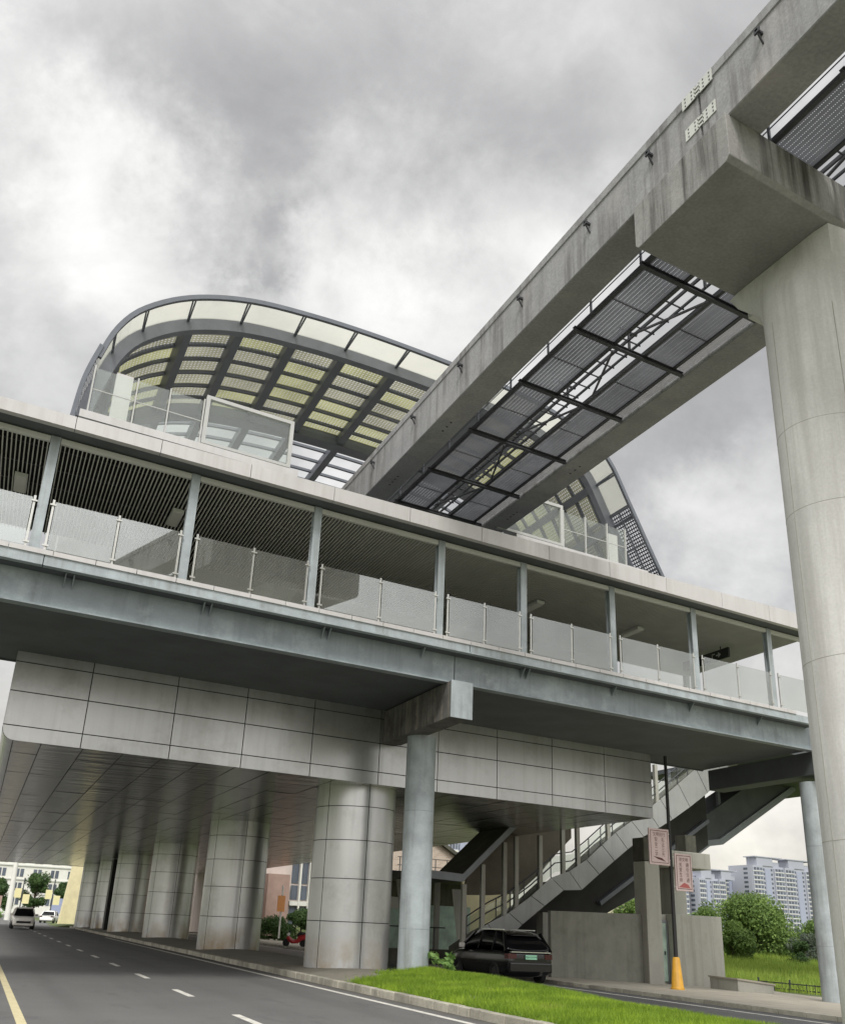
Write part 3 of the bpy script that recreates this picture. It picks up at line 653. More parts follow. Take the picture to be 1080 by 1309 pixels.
# rear balustrade where the hall wall does not close the bridge
for a, b in ((-7.6, 0.1), (24.1, 28.1)):
    e = sub('rear_balustrade', fb)
    m2 = MB(); m2.bar(W(a, 31.1, 10.6), W(b, 31.1, 10.6), .05, .05); m2.build('handrail', inox, e)
    m2 = MB(); m2.box(a, b, 31.09, 31.11, 9.5, 10.4); m2.build('glass_panel', railglass, e)
mb = MB()
for x in (-4, 27.9): mb.box(x-.12, x+.12, 30.9, 31.1, 9.46, 12.56)
mb.build('rear_post', steelp, fb)
# pier under the bridge
def bridge_pier(u, v, zb, cu0, cu1, label, front=True):
    o = thing('bridge_pier', label, 'bridge pier', W(u, v, zb), 'steel piers under the footbridge')
    m2 = MB(); m2.lathe(W(u, v, 0), [(0.47, zb-.2), (0.47, 7.23)], 40); m2.build('column', steelp, o, smooth=True)
    m2 = MB()
    for z in (1.5, 4.9): m2.lathe(W(u, v, 0), [(0.472, z), (0.476, z+.008), (0.472, z+.016)], 40)
    m2.build('weld_band', steel, o, smooth=True)
    m2 = MB(); m2.box(cu0, cu1, 23.98, 29.5 if front else 30.6, 7.23 if front else 7.45, 8.284); m2.build('crosshead', rusty if front else under, o)
    m2 = MB(); m2.box(cu0-.03, cu1+.03, 23.93, 23.979, 7.2 if front else 7.42, 8.284); m2.build('end_plate', steelp, o)
    return o
bridge_pier(12.5, 27.6, 0.25, 11.82, 12.52, 'round blue steel column with rust stained crosshead, in front of the clad drum')
bridge_pier(28.95, 25.0, -0.3, 28.5, 29.4, 'round blue steel column at the right, half hidden by the concrete pier', False)
# things inside the concourse
def ceiling_light(u, v, lab):
    o = thing('ceiling_light', lab, 'ceiling light', W(u, v, 12.4), 'flat light boxes under the slatted ceiling')
    m2 = MB(); m2.box(u-.17, u+.17, v-.6, v+.6, 12.3, 12.41); m2.build('case', palef, o, bevel=0.01)
    m2 = MB(); m2.box(u-.14, u+.14, v-.57, v+.57, 12.285, 12.299); m2.build('diffuser', slatm, o)
ceiling_light(-1.0, 27.1, 'flat grey light box in the leftmost bay of the bridge ceiling')
ceiling_light(3.35, 26.9, 'flat light box beside the second bridge post from the left')
ceiling_light(16.7, 27.0, 'flat light box above the frosted glass at mid bridge')
ceiling_light(21.6, 27.1, 'flat light box in the bay left of the hanging arrow sign')
hs = thing('hanging_sign', 'black hanging direction sign with a white arrow under the bridge roof', 'sign', W(26.0, 27.5, 11.9))
mb = MB(); mb.box(25.95, 26.05, 26.1, 29.0, 11.9, 12.3); mb.build('panel', signb, hs, bevel=0.01)
mb = MB()
for v in (26.6, 28.4): mb.bar(W(26, v, 12.3), W(26, v, 12.56), .03, .03)
mb.build('hanger', dsteel, hs)
mb = MB()
def pl(x, y): return W(25.945, 26.75-x, 12.1+y)
mb.quad([pl(-.1, -.025), pl(.1, -.025), pl(.1, .025), pl(-.1, .025)]); mb.quad([pl(.05, -.11), pl(.2, 0), pl(.05, .11), pl(.02, .08), pl(.12, 0), pl(.02, -.08)])
mb.quad([pl(-.35, -.1), pl(-.31, -.1), pl(-.31, .1), pl(-.35, .1)]); mb.quad([pl(-.3, .06), pl(-.16, .06), pl(-.16, .1), pl(-.3, .1)])
mb.build('arrow', signw, hs)

# ================================================================== MONORAIL GUIDEWAY
def beam(u0, u1, label):
    o = thing('guideway_beam', label, 'monorail beam', W((u0+u1)/2, 10, 15.5), 'monorail beams')
    z0, z1 = 15.5, 16.92
    poly = [(u0+.02, z0), (u1-.02, z0), (u1, z0+.02), (u1, z1-.22), (u1+.03, z1-.2), (u1+.03, z1), (u0-.03, z1), (u0-.03, z1-.2), (u0, z1-.22), (u0, z0+.02)]
    for a, b in ((-14, 9.66), (9.72, 36.0), (36.05, 62)):
        m2 = MB(); m2.prism(poly, a, b); m2.build('girder', conc, o)
    for v in (0.5, 4.2, 7.9, 11.2, 13.6, 16.8, 20.4, 23.9, 27.6):
        m2 = MB(); m2.box(u0-.16, u0-.001, v, v+.07, 16.42, 16.47); m2.box(u0-.16, u0-.12, v-.03, v+.1, 16.38, 16.5); m2.bar(W(u0-.14, v+.03, 16.4), W(u0, v+.03, 16.2), .03, .03); m2.build('bracket', dsteel, o)
    for z, d in ((16.0, .0), (16.76, .03)):
        m2 = MB()
        for a, b in ((9.25, 9.62), (9.76, 10.15)):
            m2.box(u0-d-.02, u0-d-.003, a, b, z-.14, z+.14)
        for k in range(3): m2.box(u0-d-.02, u0-d-.003, 9.6, 9.78, z-.12+.095*k, z-.075+.095*k)
        for a in (9.32, 9.5, 9.85, 10.05):
            for b in (-.09, 0, .09): m2.box(u0-d-.024, u0-d-.021, a-.018, a+.018, z+b-.018, z+b+.018, 1)
        m2.build('joint_plate', [palef, dsteel], o)
    m2 = MB()
    for a, b in ((26.3, 26.36), (26.55, 26.61), (26.8, 26.86), (27.05, 27.11), (22.0, 22.06), (22.3, 22.36), (22.6, 22.66)):
        m2.box((u0+u1)/2-.03, (u0+u1)/2+.03, a, b, 15.49, 15.499)
    m2.build('bolt_row', dsteel, o)
beam(10.12, 11.0, 'near concrete monorail beam running over the bridge roof into the canopy')
beam(15.12, 16.05, 'far concrete monorail beam on the right side of the walkway')
wk = thing('maintenance_walkway', 'dark steel grating walkway slung between the two monorail beams', 'walkway', W(13.2, 15, 15.5))
bars = [-2.0, 1.1, 4.2, 7.2, 13.2, 16.1, 19.0, 22.2, 25.35, 28.35, 31.4]
for v in bars:
    mb = MB(); mb.box(11.3, 15.1, v-.06, v+.06, 15.52, 15.54); mb.box(11.3, 15.1, v-.02, v+.02, 15.54, 15.62); mb.box(11.3, 15.1, v-.06, v+.06, 15.62, 15.64); mb.build('crossbar', dsteel, wk)
def gpanel(u0, u1, v0, v1, z, mat, name='grating'):
    m2 = MB()
    m2.quad([W(u0, v0, z), W(u0, v1, z), W(u1, v1, z), W(u1, v0, z)], 0, [(u0, v0), (u0, v1), (u1, v1), (u1, v0)]); m2.build(name, mat, wk)
for a, b in zip(bars, bars[1:]):
    m_ = (a+b)/2
    mb = MB(); mb.box(11.5, 12.62, m_-.02, m_+.02, 15.665, 15.69); mb.box(13.72, 14.72, m_-.02, m_+.02, 15.665, 15.69); mb.build('grating_joint', dsteel, wk)
    for p, q in ((a+.02, m_-.002), (m_+.002, b-.02)):
        gpanel(11.5, 12.62, p, q, 15.66, grate); gpanel(13.72, 14.72, p, q, 15.66, grate)
    gpanel(14.86, 15.1, a+.1, b-.1, 15.64, grate2)
for x in (11.46, 12.66, 13.68, 14.76):
    mb = MB(); mb.box(x-.05, x+.05, -3, 32, 15.61, 15.655); mb.box(x-.015, x+.015, -3, 32, 15.655, 15.76); mb.build('stringer', dsteel, wk)
mb = MB()
for x, z in ((12.85, 15.95), (13.0, 16.25), (13.2, 15.95), (13.45, 16.25), (13.55, 15.95)): mb.box(x-.025, x+.025, -3, 32, z, z+.06)
for v in np.arange(-2.5, 32, .62): mb.box(12.8, 13.6, v, v+.035, 15.92, 15.95)
for v in np.arange(-2.5, 32, 3.1): mb.box(12.9, 13.5, v, v+.06, 16.2, 16.25); mb.box(13.18, 13.24, v, v+.06, 15.62, 16.2)
mb.build('cable_rack', dsteel, wk)
mb = MB()
for i, (a, b) in enumerate(zip(bars, bars[1:])):
    if i % 2: mb.bar(W(12.75, a+.2, 15.58), W(13.55, b-.6, 15.58), .05, .05)
    else: mb.bar(W(13.55, a+.2, 15.58), W(12.75, b-.6, 15.58), .05, .05)
mb.build('brace', dsteel, wk)
mb = MB()
for z in (15.86, 16.02): mb.tube([W(11.33, -3, z), W(11.33, 32, z)], .014, 6)
for v in np.arange(-1.5, 32, 2.1): mb.box(11.31, 11.35, v, v+.06, 15.6, 16.05)
mb.build('handrail', canst, wk)
# concrete pier
cp = thing('concrete_pier', 'massive pale concrete hammerhead pier at the right carrying both monorail beams', 'pier', W(13.4, 10.1, 0))
mb = MB()
b_ = 0.1
sec = [(8.95, 14.42+b_), (8.95+b_, 14.42), (11.85-b_, 14.42), (11.85, 14.42+b_), (11.85, 15.497), (8.95, 15.497)]
mb.prismu(sec, 10.02, 16.7); mb.box(11.02, 15.1, 8.98, 11.82, 15.498, 15.53)
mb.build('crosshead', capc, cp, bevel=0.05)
mb = MB(); c = W(13.45, 10.1, 0); N = 48; rings = []
rect = []
for k in range(N):
    a = 2*PI*k/N; dx, dy = math.cos(a), math.sin(a); t = min(0.64/abs(dx) if abs(dx) > 1e-6 else 9, 1.43/abs(dy) if abs(dy) > 1e-6 else 9)
    rect.append((dx*t, dy*t))
steps = [(0.0, 14.41), (0.3, 14.1), (0.6, 13.75), (0.85, 13.35), (1.0, 12.85)]
ctop = W(13.45, 10.4, 0)
b = []; f = []
for t, z in steps:
    tt = t*t*(3-2*t)
    cc = ctop.lerp(c, tt)
    for k in range(N):
        a = 2*PI*k/N; x = rect[k][0]*(1-tt)+1.0*math.cos(a)*tt; y = rect[k][1]*(1-tt)+1.0*math.sin(a)*tt
        b.append(Vector((cc.x+x, cc.y+y, z)))
for i in range(len(steps)-1):
    for k in range(N): f.append((i*N+k, i*N+(k+1) % N, (i+1)*N+(k+1) % N, (i+1)*N+k))
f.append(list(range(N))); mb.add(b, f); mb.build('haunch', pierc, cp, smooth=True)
mb = MB(); mb.lathe(c, [(1.0, -0.3), (1.0, 12.849)], 56)
for z in (10.4, 8.75, 6.0, 3.1): mb.lathe(c, [(1.0, z), (1.004, z+.006), (1.0, z+.012)], 56, 1)
for a in (2.95, 4.2):
    p = c+Vector((math.cos(a)*1.0, math.sin(a)*1.0, 0)); mb.box(0, 0, 0, 0, 0, 0, 1) if False else mb.bar(p+Vector((0, 0, 0.2)), p+Vector((0, 0, 12.8)), .012, .012, 1)
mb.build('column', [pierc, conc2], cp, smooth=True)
mb = MB(); mb.prismu([(11.9, 15.2), (12.9, 15.2), (12.9, 15.48), (11.9, 15.48)], 14.5, 15.1); mb.build('bearing_plate', palef, cp)
mb = MB(); mb.box(15.0, 16.1, 11.9, 12.5, 15.1, 15.495)
for k in range(5): mb.box(14.97, 15.0, 11.95+.1*k, 12.0+.1*k, 15.2, 15.25)
mb.build('bearing', dsteel, cp)

# ================================================================== STAIRCASE AND ITS SUPPORTS
sc = thing('staircase', 'roofed grey staircase climbing from the pavement up to the footbridge', 'staircase', W(20, 38, 0))
top = [(19.8, 1.15), (20.98, 1.8), (22.1, 2.28), (23.37, 3.04), (24.82, 4.09), (25.86, 4.26), (26.7, 4.8), (28.56, 6.15), (30.81, 7.45), (31.76, 8.06), (34.5, 9.9), (37.2, 11.5)]
bot = [(20.9, 0.3), (22.37, 1.52), (25.23, 3.38), (26.34, 3.45), (28.03, 4.6), (30.25, 6.05), (32.25, 6.98), (34.82, 8.42), (36.6, 9.7), (38.4, 10.9)]
def li(P, x): return float(np.interp(x, [p[0] for p in P], [p[1] for p in P]))
def bow(x): return li(bot, x+.75)
mb = MB(); e_ = [19.8, 20.98, 22.1, 23.37, 24.52, 25.6, 26.7, 27.7, 28.6, 29.7, 30.81, 31.76, 33.1, 34.5, 35.9, 37.2]
for a, b in zip(e_, e_[1:]):
    a2, b2 = a+.015, b-.015
    p0, p1, p2, p3 = (a2+.75, li(bot, a2+.75)), (b2+.75, li(bot, b2+.75)), (b2, li(top, b2)), (a2, li(top, a2))
    if a < 20: p0 = (a2+.2, 0.0)
    mb.prism([p0, p1, p2, p3], 38.0, 38.05)
    mb.prism([(p0[0], p0[1]+.001), (p1[0], p1[1]+.001), (p1[0], p1[1]+.05), (p0[0], p0[1]+.05)], 38.06, 38.5)
mb.build('stringer_cladding', strm, sc)
mb = MB()
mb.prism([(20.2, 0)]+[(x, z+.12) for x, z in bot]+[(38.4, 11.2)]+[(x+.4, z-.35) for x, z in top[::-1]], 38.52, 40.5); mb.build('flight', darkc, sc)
for x, z1 in ((19.74, 3.35), (20.73, 4.22), (21.92, 5.25), (22.58, 5.55), (23.97, 5.7), (25.33, 6.6), (26.24, 7.2), (28.2, 8.3), (30.3, 9.4), (31.6, 9.8)):
    mb = MB(); mb.box(x-.1, x+.1, 38.06, 38.26, li(top, x)-.5 if x > 20 else -.02, z1); mb.build('post', conc2, sc)
mb = MB()
for x in np.arange(19.9, 36, .78): mb.bar(W(x, 38.12, li(top, x)-.1), W(x, 38.12, li(top, x)+.85), .035, .035)
for dz in (.85, .45): mb.tube([W(x, 38.12, z+dz) for x, z in top], .03, 6)
mb.build('handrail', dsteel, sc)
mb = MB(); mb.prism([(x, z+.05) for x, z in top]+[(x, z+.75) for x, z in top[::-1]], 38.15, 38.165); mb.build('glass_panel', clearglass, sc)
mb = MB()
rp = [(17.2, 3.5), (19.45, 3.42), (21.63, 5.28), (24.5, 7.7), (29.0, 10.4), (33, 12.2)]
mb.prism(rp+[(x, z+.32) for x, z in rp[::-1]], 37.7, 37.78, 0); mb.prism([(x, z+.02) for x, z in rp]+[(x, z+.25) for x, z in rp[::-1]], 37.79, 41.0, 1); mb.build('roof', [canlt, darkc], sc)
mb = MB(); mb.prism([(21.0, 3.0), (22.4, 3.05), (24.2, 3.2), (25.5, 4.15), (26.74, 5.3), (27.6, 6.0), (27.6, 9.5), (24.5, 7.7), (21.63, 5.28)], 40.7, 40.8); mb.build('rear_wall', rearm, sc)
mb = MB(); mb.prism([(20.9, -.3), (29.53, -.5), (29.53, 2.55), (33.13, 4.1), (37.15, 6.35), (37.15, 9.9)]+[(x+.3, z+.1) for x, z in bot[7::-1]], 40.3, 40.49); mb.build('under_stair_shade', blackc, sc)  # dark sheet added to stand for the shade under the flights
mb = MB(); mb.bar(W(28.9, 40.1, 2.98), W(37.0, 40.1, 7.6), .25, .2); mb.build('carriage_beam', canst, sc)
mb = MB(); mb.box(24.4, 24.95, 38.6, 39.2, -.3, 2.4); mb.build('landing_column', conc2, sc)
# second flight behind
s2 = thing('escalator_flight', 'dark second stair flight rising behind the concrete crossbeam to the bridge', 'staircase', W(35, 42, 2))
bp = [(29.0, 1.95), (30.5, 2.56), (34.52, 4.18), (38.71, 6.5), (39.8, 6.66), (46.8, 10.4)]
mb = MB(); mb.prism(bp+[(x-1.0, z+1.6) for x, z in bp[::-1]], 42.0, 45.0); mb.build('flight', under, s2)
mb = MB(); mb.prism([(x, z-.02) for x, z in bp]+[(x-.2, z+.28) for x, z in bp[::-1]], 41.85, 41.99); mb.build('edge_trim', canlt, s2)
for x in (36, 38, 40, 42, 44):
    mb = MB(); mb.box(x-.1, x+.1, 42.1, 42.3, li([(a-1, b+1.6) for a, b in bp], x)-.2, 10.5); mb.build('post', canst, s2)
ld = thing('landing_deck', 'dark landing deck joining the upper stair flight to the bridge', 'deck', W(40, 36, 9.3))
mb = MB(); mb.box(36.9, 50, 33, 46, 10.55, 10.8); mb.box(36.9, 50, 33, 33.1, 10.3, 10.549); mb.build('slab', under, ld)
# supports
def gp(u): return pz(u)-.05
sp = thing('stair_pillar', 'square concrete pillar with a dark top block under the stairs', 'pillar', W(27.4, 34, -.25))
mb = MB(); mb.box(26.93, 27.8, 33.62, 34.5, -.4, 4.6); mb.build('shaft', conc2, sp, bevel=0.03)
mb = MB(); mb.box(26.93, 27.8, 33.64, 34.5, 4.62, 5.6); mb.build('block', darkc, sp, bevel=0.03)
wl = thing('stair_wall', 'long dark rendered wall closing the space under the stairs', 'wall', W(24.4, 34, -.1))
mb = MB(); mb.hexa([W(21.9, 34, -.3), W(26.92, 34, -.4), W(26.92, 34.25, -.4), W(21.9, 34.25, -.3), W(21.9, 34, 2.38), W(26.92, 34, 2.44), W(26.92, 34.25, 2.44), W(21.9, 34.25, 2.38)]); mb.build('panel', wallc, wl, bevel=0.02)
ub = thing('utility_room', 'pale rendered utility block with a grey green door beside the lamp post', 'utility block', W(30, 34, -.3))
mb = MB(); mb.box(28.95, 31.85, 34, 37, -.6, 2.52); mb.build('wall', conc2, ub, bevel=0.02)
mb = MB(); mb.box(27.82, 28.94, 34.7, 36.9, -.5, 2.5); mb.build('recess_wall', conc2, ub)
mb = MB(); mb.box(27.9, 28.85, 34.63, 34.69, -.2, 2.15); mb.build('door', greeng, ub, bevel=0.01)
mb = MB(); mb.box(27.84, 27.9, 34.6, 34.69, -.25, 2.25); mb.box(28.85, 28.91, 34.6, 34.69, -.25, 2.25); mb.box(27.901, 28.849, 34.6, 34.69, 2.16, 2.25); mb.build('door_frame', canlt, ub)
mb = MB(); mb.box(28.68, 28.74, 34.58, 34.62, .85, 1.0); mb.build('door_handle', dsteel, ub)
tp = thing('stair_pier', 'pale concrete T shaped pier with a projecting crossbeam behind the banners', 'pier', W(30.4, 36, -.3))
mb = MB(); mb.box(29.9, 30.75, 35.2, 36.2, 2.0, 4.55); mb.build('shaft', conc2, tp, bevel=0.02)
mb = MB(); mb.box(28.9, 32.05, 34.7, 36.4, 4.56, 5.28); mb.build('crossbeam', conc2, tp, bevel=0.03)
mb = MB(); mb.box(30.9, 31.6, 35.2, 36, 5.285, 6.1); mb.build('pad', darkc, tp)
pb = thing('planter_block', 'low concrete planter block on the pavement right of the utility room', 'planter', W(30, 31, -.35))
mb = MB(); mb.hexa([W(29.35, 30.6, -.45), W(31.1, 30.2, -.45), W(31.6, 31.6, -.45), W(29.2, 32.2, -.45), W(29.35, 30.6, .1), W(31.1, 30.2, -.08), W(31.6, 31.6, -.05), W(29.2, 32.2, .12)]); mb.build('wall', conc2, pb, bevel=0.02)
mb = MB(); mb.hexa([W(29.3, 30.56, .101), W(31.15, 30.15, -.079), W(31.65, 31.65, -.049), W(29.15, 32.25, .121), W(29.3, 30.56, .16), W(31.15, 30.15, -.02), W(31.65, 31.65, .01), W(29.15, 32.25, .18)]); mb.build('coping', pave, pb)
lf = thing('low_fence', 'low dark metal fence at the edge of the grass slope', 'fence', W(34.8, 31, -.5))
for k in range(13):
    mb = MB(); t = k/12; mb.bar(W(35.2-.2*t, 29+6*t, -.65), W(35.2-.2*t, 29+6*t, .02 if k % 4 == 0 else -.1), .06 if k % 4 == 0 else .03, .06 if k % 4 == 0 else .03); mb.build('post', dsteel, lf)
mb = MB()
for z in (-.15, -.38): mb.bar(W(35.2, 29, z), W(35.0, 35, z), .03, .05)
mb.build('rail', dsteel, lf)
# ---- shelter at the stair foot
sh = thing('entrance_shelter', 'dark shelter with slanting posts and green glass at the stair foot', 'shelter', W(19.5, 42, 0))
mb = MB(); mb.box(15.9, 21, 42.6, 45, 3.75, 3.95); mb.build('roof', dsteel, sh)
for a, b in ((17.9, 17.3), (19.2, 18.4), (20.6, 20.6)):
    mb = MB(); mb.bar(W(a, 42.8, 0), W(b, 42.8, 3.75), .22, .22); mb.build('post', conc2, sh)
mb = MB(); mb.box(17.8, 24.5, 46.5, 46.6, .1, 2.6); mb.build('glass_wall', greeng, sh)
mb = MB(); mb.box(17.0, 20, 46.3, 46.4, 2.35, 2.9); mb.build('sign_panel', bwhite, sh)
mb = MB(); mb.hexa([W(23.2, 45.2, .3), W(23.9, 45.2, .3), W(23.9, 45.3, .3), W(23.2, 45.3, .3), W(22.7, 45.2, 3.4), W(23.5, 45.2, 3.4), W(23.5, 45.3, 3.4), W(22.7, 45.3, 3.4)]); mb.build('leaning_panel', bwhite, sh)
mb = MB(); mb.box(24.2, 27.5, 47, 47.1, .3, 3.9); mb.build('yellow_light_panel', ypier, sh)  # patch of yellow light behind the shelter, painted as a panel
mb = MB(); mb.box(17.6, 21.3, 42.3, 42.5, -.05, .62); mb.build('low_wall', darkc, sh)
mb = MB(); mb.tube([W(17.4, 42.6, 1.55), W(21, 42.6, 1.55)], .03, 6)
for x in (17.8, 19.6, 20.4): mb.bar(W(x, 42.6, .5), W(x, 42.6, 1.55), .04, .04)
mb.build('handrail', dsteel, sh)

# ================================================================== LAMP POST AND BANNERS
lp = thing('lamp_post', 'slim black lamp post with a yellow tapered base on the right pavement', 'lamp post', W(24.26, 28.6, -.12))
mb = MB(); mb.tube([W(24.26, 28.6, .8), W(24.26, 28.6, 8.15)], [.075, .06], 14); mb.build('pole', blackm, lp, smooth=True)
mb = MB(); mb.lathe(W(24.26, 28.6, 0), [(.25, -.2), (.25, -.1), (.22, -.06), (.13, .88), (.10, .92)], 28); mb.build('base_cover', yellow, lp, smooth=True)
mb = MB()
for z in (5.2, 4.25, 4.4, 3.35): mb.box(24.26 - (.1 if z in (5.2, 4.25) else -.02), 24.26+(.02 if z in (5.2, 4.25) else .16), 28.56, 28.62, z-.02, z+.02)
mb.build('bracket', inox, lp)
def banner(u0, u1, z0, z1, label, head, right, left, red):
    o = thing('banner_sign', label, 'banner', W((u0+u1)/2, 28.55, z0), 'pink banners on the lamp post')
    vf = 28.53
    m2 = MB(); m2.box(u0, u1, vf, vf+.07, z0, z1); m2.build('panel', pinkm, o, bevel=0.01)
    m2 = MB(); t = .02; i = .07
    m2.box(u0+i, u1-i, vf-.006, vf-.002, z0+i, z0+i+t); m2.box(u0+i, u1-i, vf-.006, vf-.002, z1-i-t, z1-i); m2.box(u0+i, u0+i+t, vf-.006, vf-.002, z0+i+t, z1-i-t); m2.box(u1-i-t, u1-i, vf-.006, vf-.002, z0+i+t, z1-i-t)
    m2.build('border', maroon, o)
    um = (u0+u1)/2; H = z1-z0; m2 = MB()
    def put(txt, size, cx, cz): text_mesh(m2, txt, size, lambda x, y: W(um+cx+x, vf-.004, z0+H*cz+y))
    put(head, .16, .0, .83)
    for k, ch in enumerate(right): put(ch, .17, .19, .69-.135*k)
    for k, ch in enumerate(left): put(ch, .17, -.17, .69-.135*k)
    m2.build('lettering', maroon, o)
    m2 = MB()
    if red: m2.quad([W(um-.32, vf-.005, z0+.13), W(um+.3, vf-.005, z0+.11), W(um+.18, vf-.005, z0+.24), W(um-.02, vf-.005, z0+.3), W(um-.16, vf-.005, z0+.22)])
    else:
        m2.quad([W(um-.36, vf-.005, z0+.3), W(um-.1, vf-.005, z0+.2), W(um+.3, vf-.005, z0+.13), W(um+.1, vf-.005, z0+.25)])
    m2.build('picture_mark', bred if red else maroon, o)
banner(23.13, 24.17, 4.06, 5.36, 'upper pink banner on the lamp post with maroon characters', '文明出行', '礼让三先', '安全二字', False)
banner(24.42, 25.32, 3.2, 4.54, 'lower pink banner on the lamp post with a red picture', '讲文明', '遵守交通', '关爱生命', True)

# ================================================================== VEHICLES
def car(name, label, cat, loc, yaw, L, Wd, H, paint, roofpaint, kind='suv', plate=None, rimm=None, mirror=None):
    """local x = right, y = forward, built around its ground centre then rotated by yaw"""
    o = thing(name, label, cat, loc)
    o.rotation_euler = (0, 0, yaw)
    base = Vector(loc)
    hw = Wd/2
    def part(m2, nm, mats, parent=o, **k):
        # mesh is written in local space: shift so that build() (which subtracts the origin) leaves it local
        org = Vector((0, 0, 0)); q = parent
        while q is not None: org += Vector(q.location); q = q.parent
        m2.v = [p+org for p in m2.v]
        return m2.build(nm, mats, parent, **k)
    def loft(secs, mi=0, cap=True):
        m2 = MB(); n = len(secs[0]); b = [p for s in secs for p in s]; f = []
        for i in range(len(secs)-1):
            for k in range(n): f.append((i*n+k, (i)*n+(k+1) % n, (i+1)*n+(k+1) % n, (i+1)*n+k))
        if cap: f += [list(range(n-1, -1, -1)), list(range((len(secs)-1)*n, len(secs)*n))]
        m2.add(b, f); return m2
    # lower body: sections along y
    zb = .19; belt = H*.6
    st_ = [(-L/2, .5, .56*H, .84), (-L/2+.06, .32, .6*H, .93), (-L/2+.35, zb, .625*H, .985), (-L*.25, zb, .615*H, 1.0), (L*.1, zb, .6*H, 1.0), (L*.22, zb, .60*H, .99), (L*.36, zb, .585*H, .97), (L/2-.14, .25, .54*H, .92), (L/2, .38, .46*H, .80)]
    secs = []
    for y, z0, z1, w in st_:
        x = hw*w; zm = z0+(z1-z0)*.55
        half = [(x*.86, z0), (x*.97, z0+.1), (x, zm), (x*.985, z1-.12), (x*.93, z1-.02), (x*.8, z1)]
        secs.append([Vector((a, y, b)) for a, b in half]+[Vector((-a, y, b)) for a, b in half[::-1]])
    bo = part(loft(secs), 'body', paint, smooth=True); md = bo.modifiers.new('round', 'SUBSURF'); md.levels = 2; md.render_levels = 2
    # greenhouse
    rear = -L/2+.12 if kind == 'suv' else -L/2+.75
    gs = [(rear-.04, .60*H, .62*H, .84), (rear+.22, .59*H, .78*H, .79), (rear+.5, .59*H, .905*H, .75), (rear+.95, .59*H, .965*H, .735), (-L*.08, .59*H, .985*H, .74), (L*.06, .59*H, .965*H, .735), (L*.15, .59*H, .89*H, .74), (L*.24, .58*H, .75*H, .76), (L*.32, .56*H, .58*H, .80)]
    secs = []
    for y, z0, z1, w in gs:
        xb = hw*.93; xt = hw*w
        k = min(1, max(0.0, (z1-z0)/(.36*H)))
        half = [(xb, z0), (xb-(xb-xt)*.55*k, z0+(z1-z0)*.6), (xb-(xb-xt)*k, z1-.02), (xt*.75, z1)]
        secs.append([Vector((a, y, b)) for a, b in half]+[Vector((-a, y, b)) for a, b in half[::-1]])
    wo_ = part(loft(secs), 'window', carglass, smooth=True); md = wo_.modifiers.new('round', 'SUBSURF'); md.levels = 2; md.render_levels = 2
    # roof panel, pillars
    m2 = loft([[Vector((s*hw*.76*q, y, z+dz)) for s, dz in ((1, -.03), (.9, .012), (-.9, .012), (-1, -.03), (-.9, -.02), (.9, -.02))] for y, z, q in ((rear+.28, .90*H, .95), (rear+.5, .93*H, .96), (rear+.95, .978*H, .97), (-L*.08, .997*H, .96), (L*.06, .977*H, .95), (L*.12, .93*H, .94))])
    ro_ = part(m2, 'roof', roofpaint, smooth=True); md = ro_.modifiers.new('round', 'SUBSURF'); md.levels = 1; md.render_levels = 1
    m2 = MB()
    for s in (-1, 1):
        for y0, y1 in ((L*.31, L*.11), (-L*.02, -L*.03), (-L*.26, -L*.25), (rear+.03, rear+.5)):
            m2.bar(Vector((s*hw*.925, y0, .6*H)), Vector((s*hw*.735, y1, .945*H)), .05, .1, 0, (1, 0, 0))
    part(m2, 'pillar', roofpaint)
    for s in (-1, 1):
        m2 = MB(); m2.bar(Vector((s*hw*.64, rear+.7, H)), Vector((s*hw*.64, L*.03, H)), .03, .03); part(m2, 'roof_rail', chrome)
        m2 = MB(); m2.hexa([Vector((s*(hw+a), y, z)) for z in (.6*H+.02, .6*H+.18) for a, y in ((-.02, L*.2), (.2, L*.2-.02), (.2, L*.2+.1), (-.02, L*.2+.1))]); part(m2, 'wing_mirror', mirror or paint, bevel=0.03)
        m2 = MB(); m2.hexa([Vector((s*x, y, z)) for z in (.47*H, .56*H) for x, y in ((hw*.58, -L/2-.012), (hw*.9, -L/2+.02), (hw*.95, -L/2+.2), (hw*.58, -L/2+.1))]); part(m2, 'tail_light', redl)
        m2 = MB(); m2.hexa([Vector((s*x, y, z)) for z in (.385*H, .455*H) for x, y in ((hw*.45, L/2-.08), (hw*.8, L/2-.18), (hw*.86, L/2-.02-.1), (hw*.45, L/2+.01))]); part(m2, 'headlight', lampw)
        for y in (-L*.305, L*.315):
            c = Vector((s*(hw-.1), y, .34)); m2 = MB()
            prof = [(-.11, .0), (-.11, .3), (-.08, .335), (.08, .335), (.11, .3), (.11, .22), (.075, .2)]
            n = 26; b = []
            for dx, r in prof: b += [c+Vector((s*dx, r*math.cos(2*PI*k/n), r*math.sin(2*PI*k/n))) for k in range(n)]
            m2.add(b, [(i*n+k, i*n+(k+1) % n, (i+1)*n+(k+1) % n, (i+1)*n+k) for i in range(len(prof)-1) for k in range(n)])
            wo = part(m2, 'wheel', tyre, smooth=True)
            m2 = MB(); b = [c+Vector((s*.085, 0, 0))]+[c+Vector((s*.08, .205*math.cos(2*PI*k/20)*(1 if k % 4 < 3 else .8), .205*math.sin(2*PI*k/20)*(1 if k % 4 < 3 else .8))) for k in range(20)]
            m2.add(b, [(0, 1+k, 1+(k+1) % 20) for k in range(20)]); part(m2, 'rim', rimm or chrome, wo)
    # rear bits
    m2 = MB(); m2.box
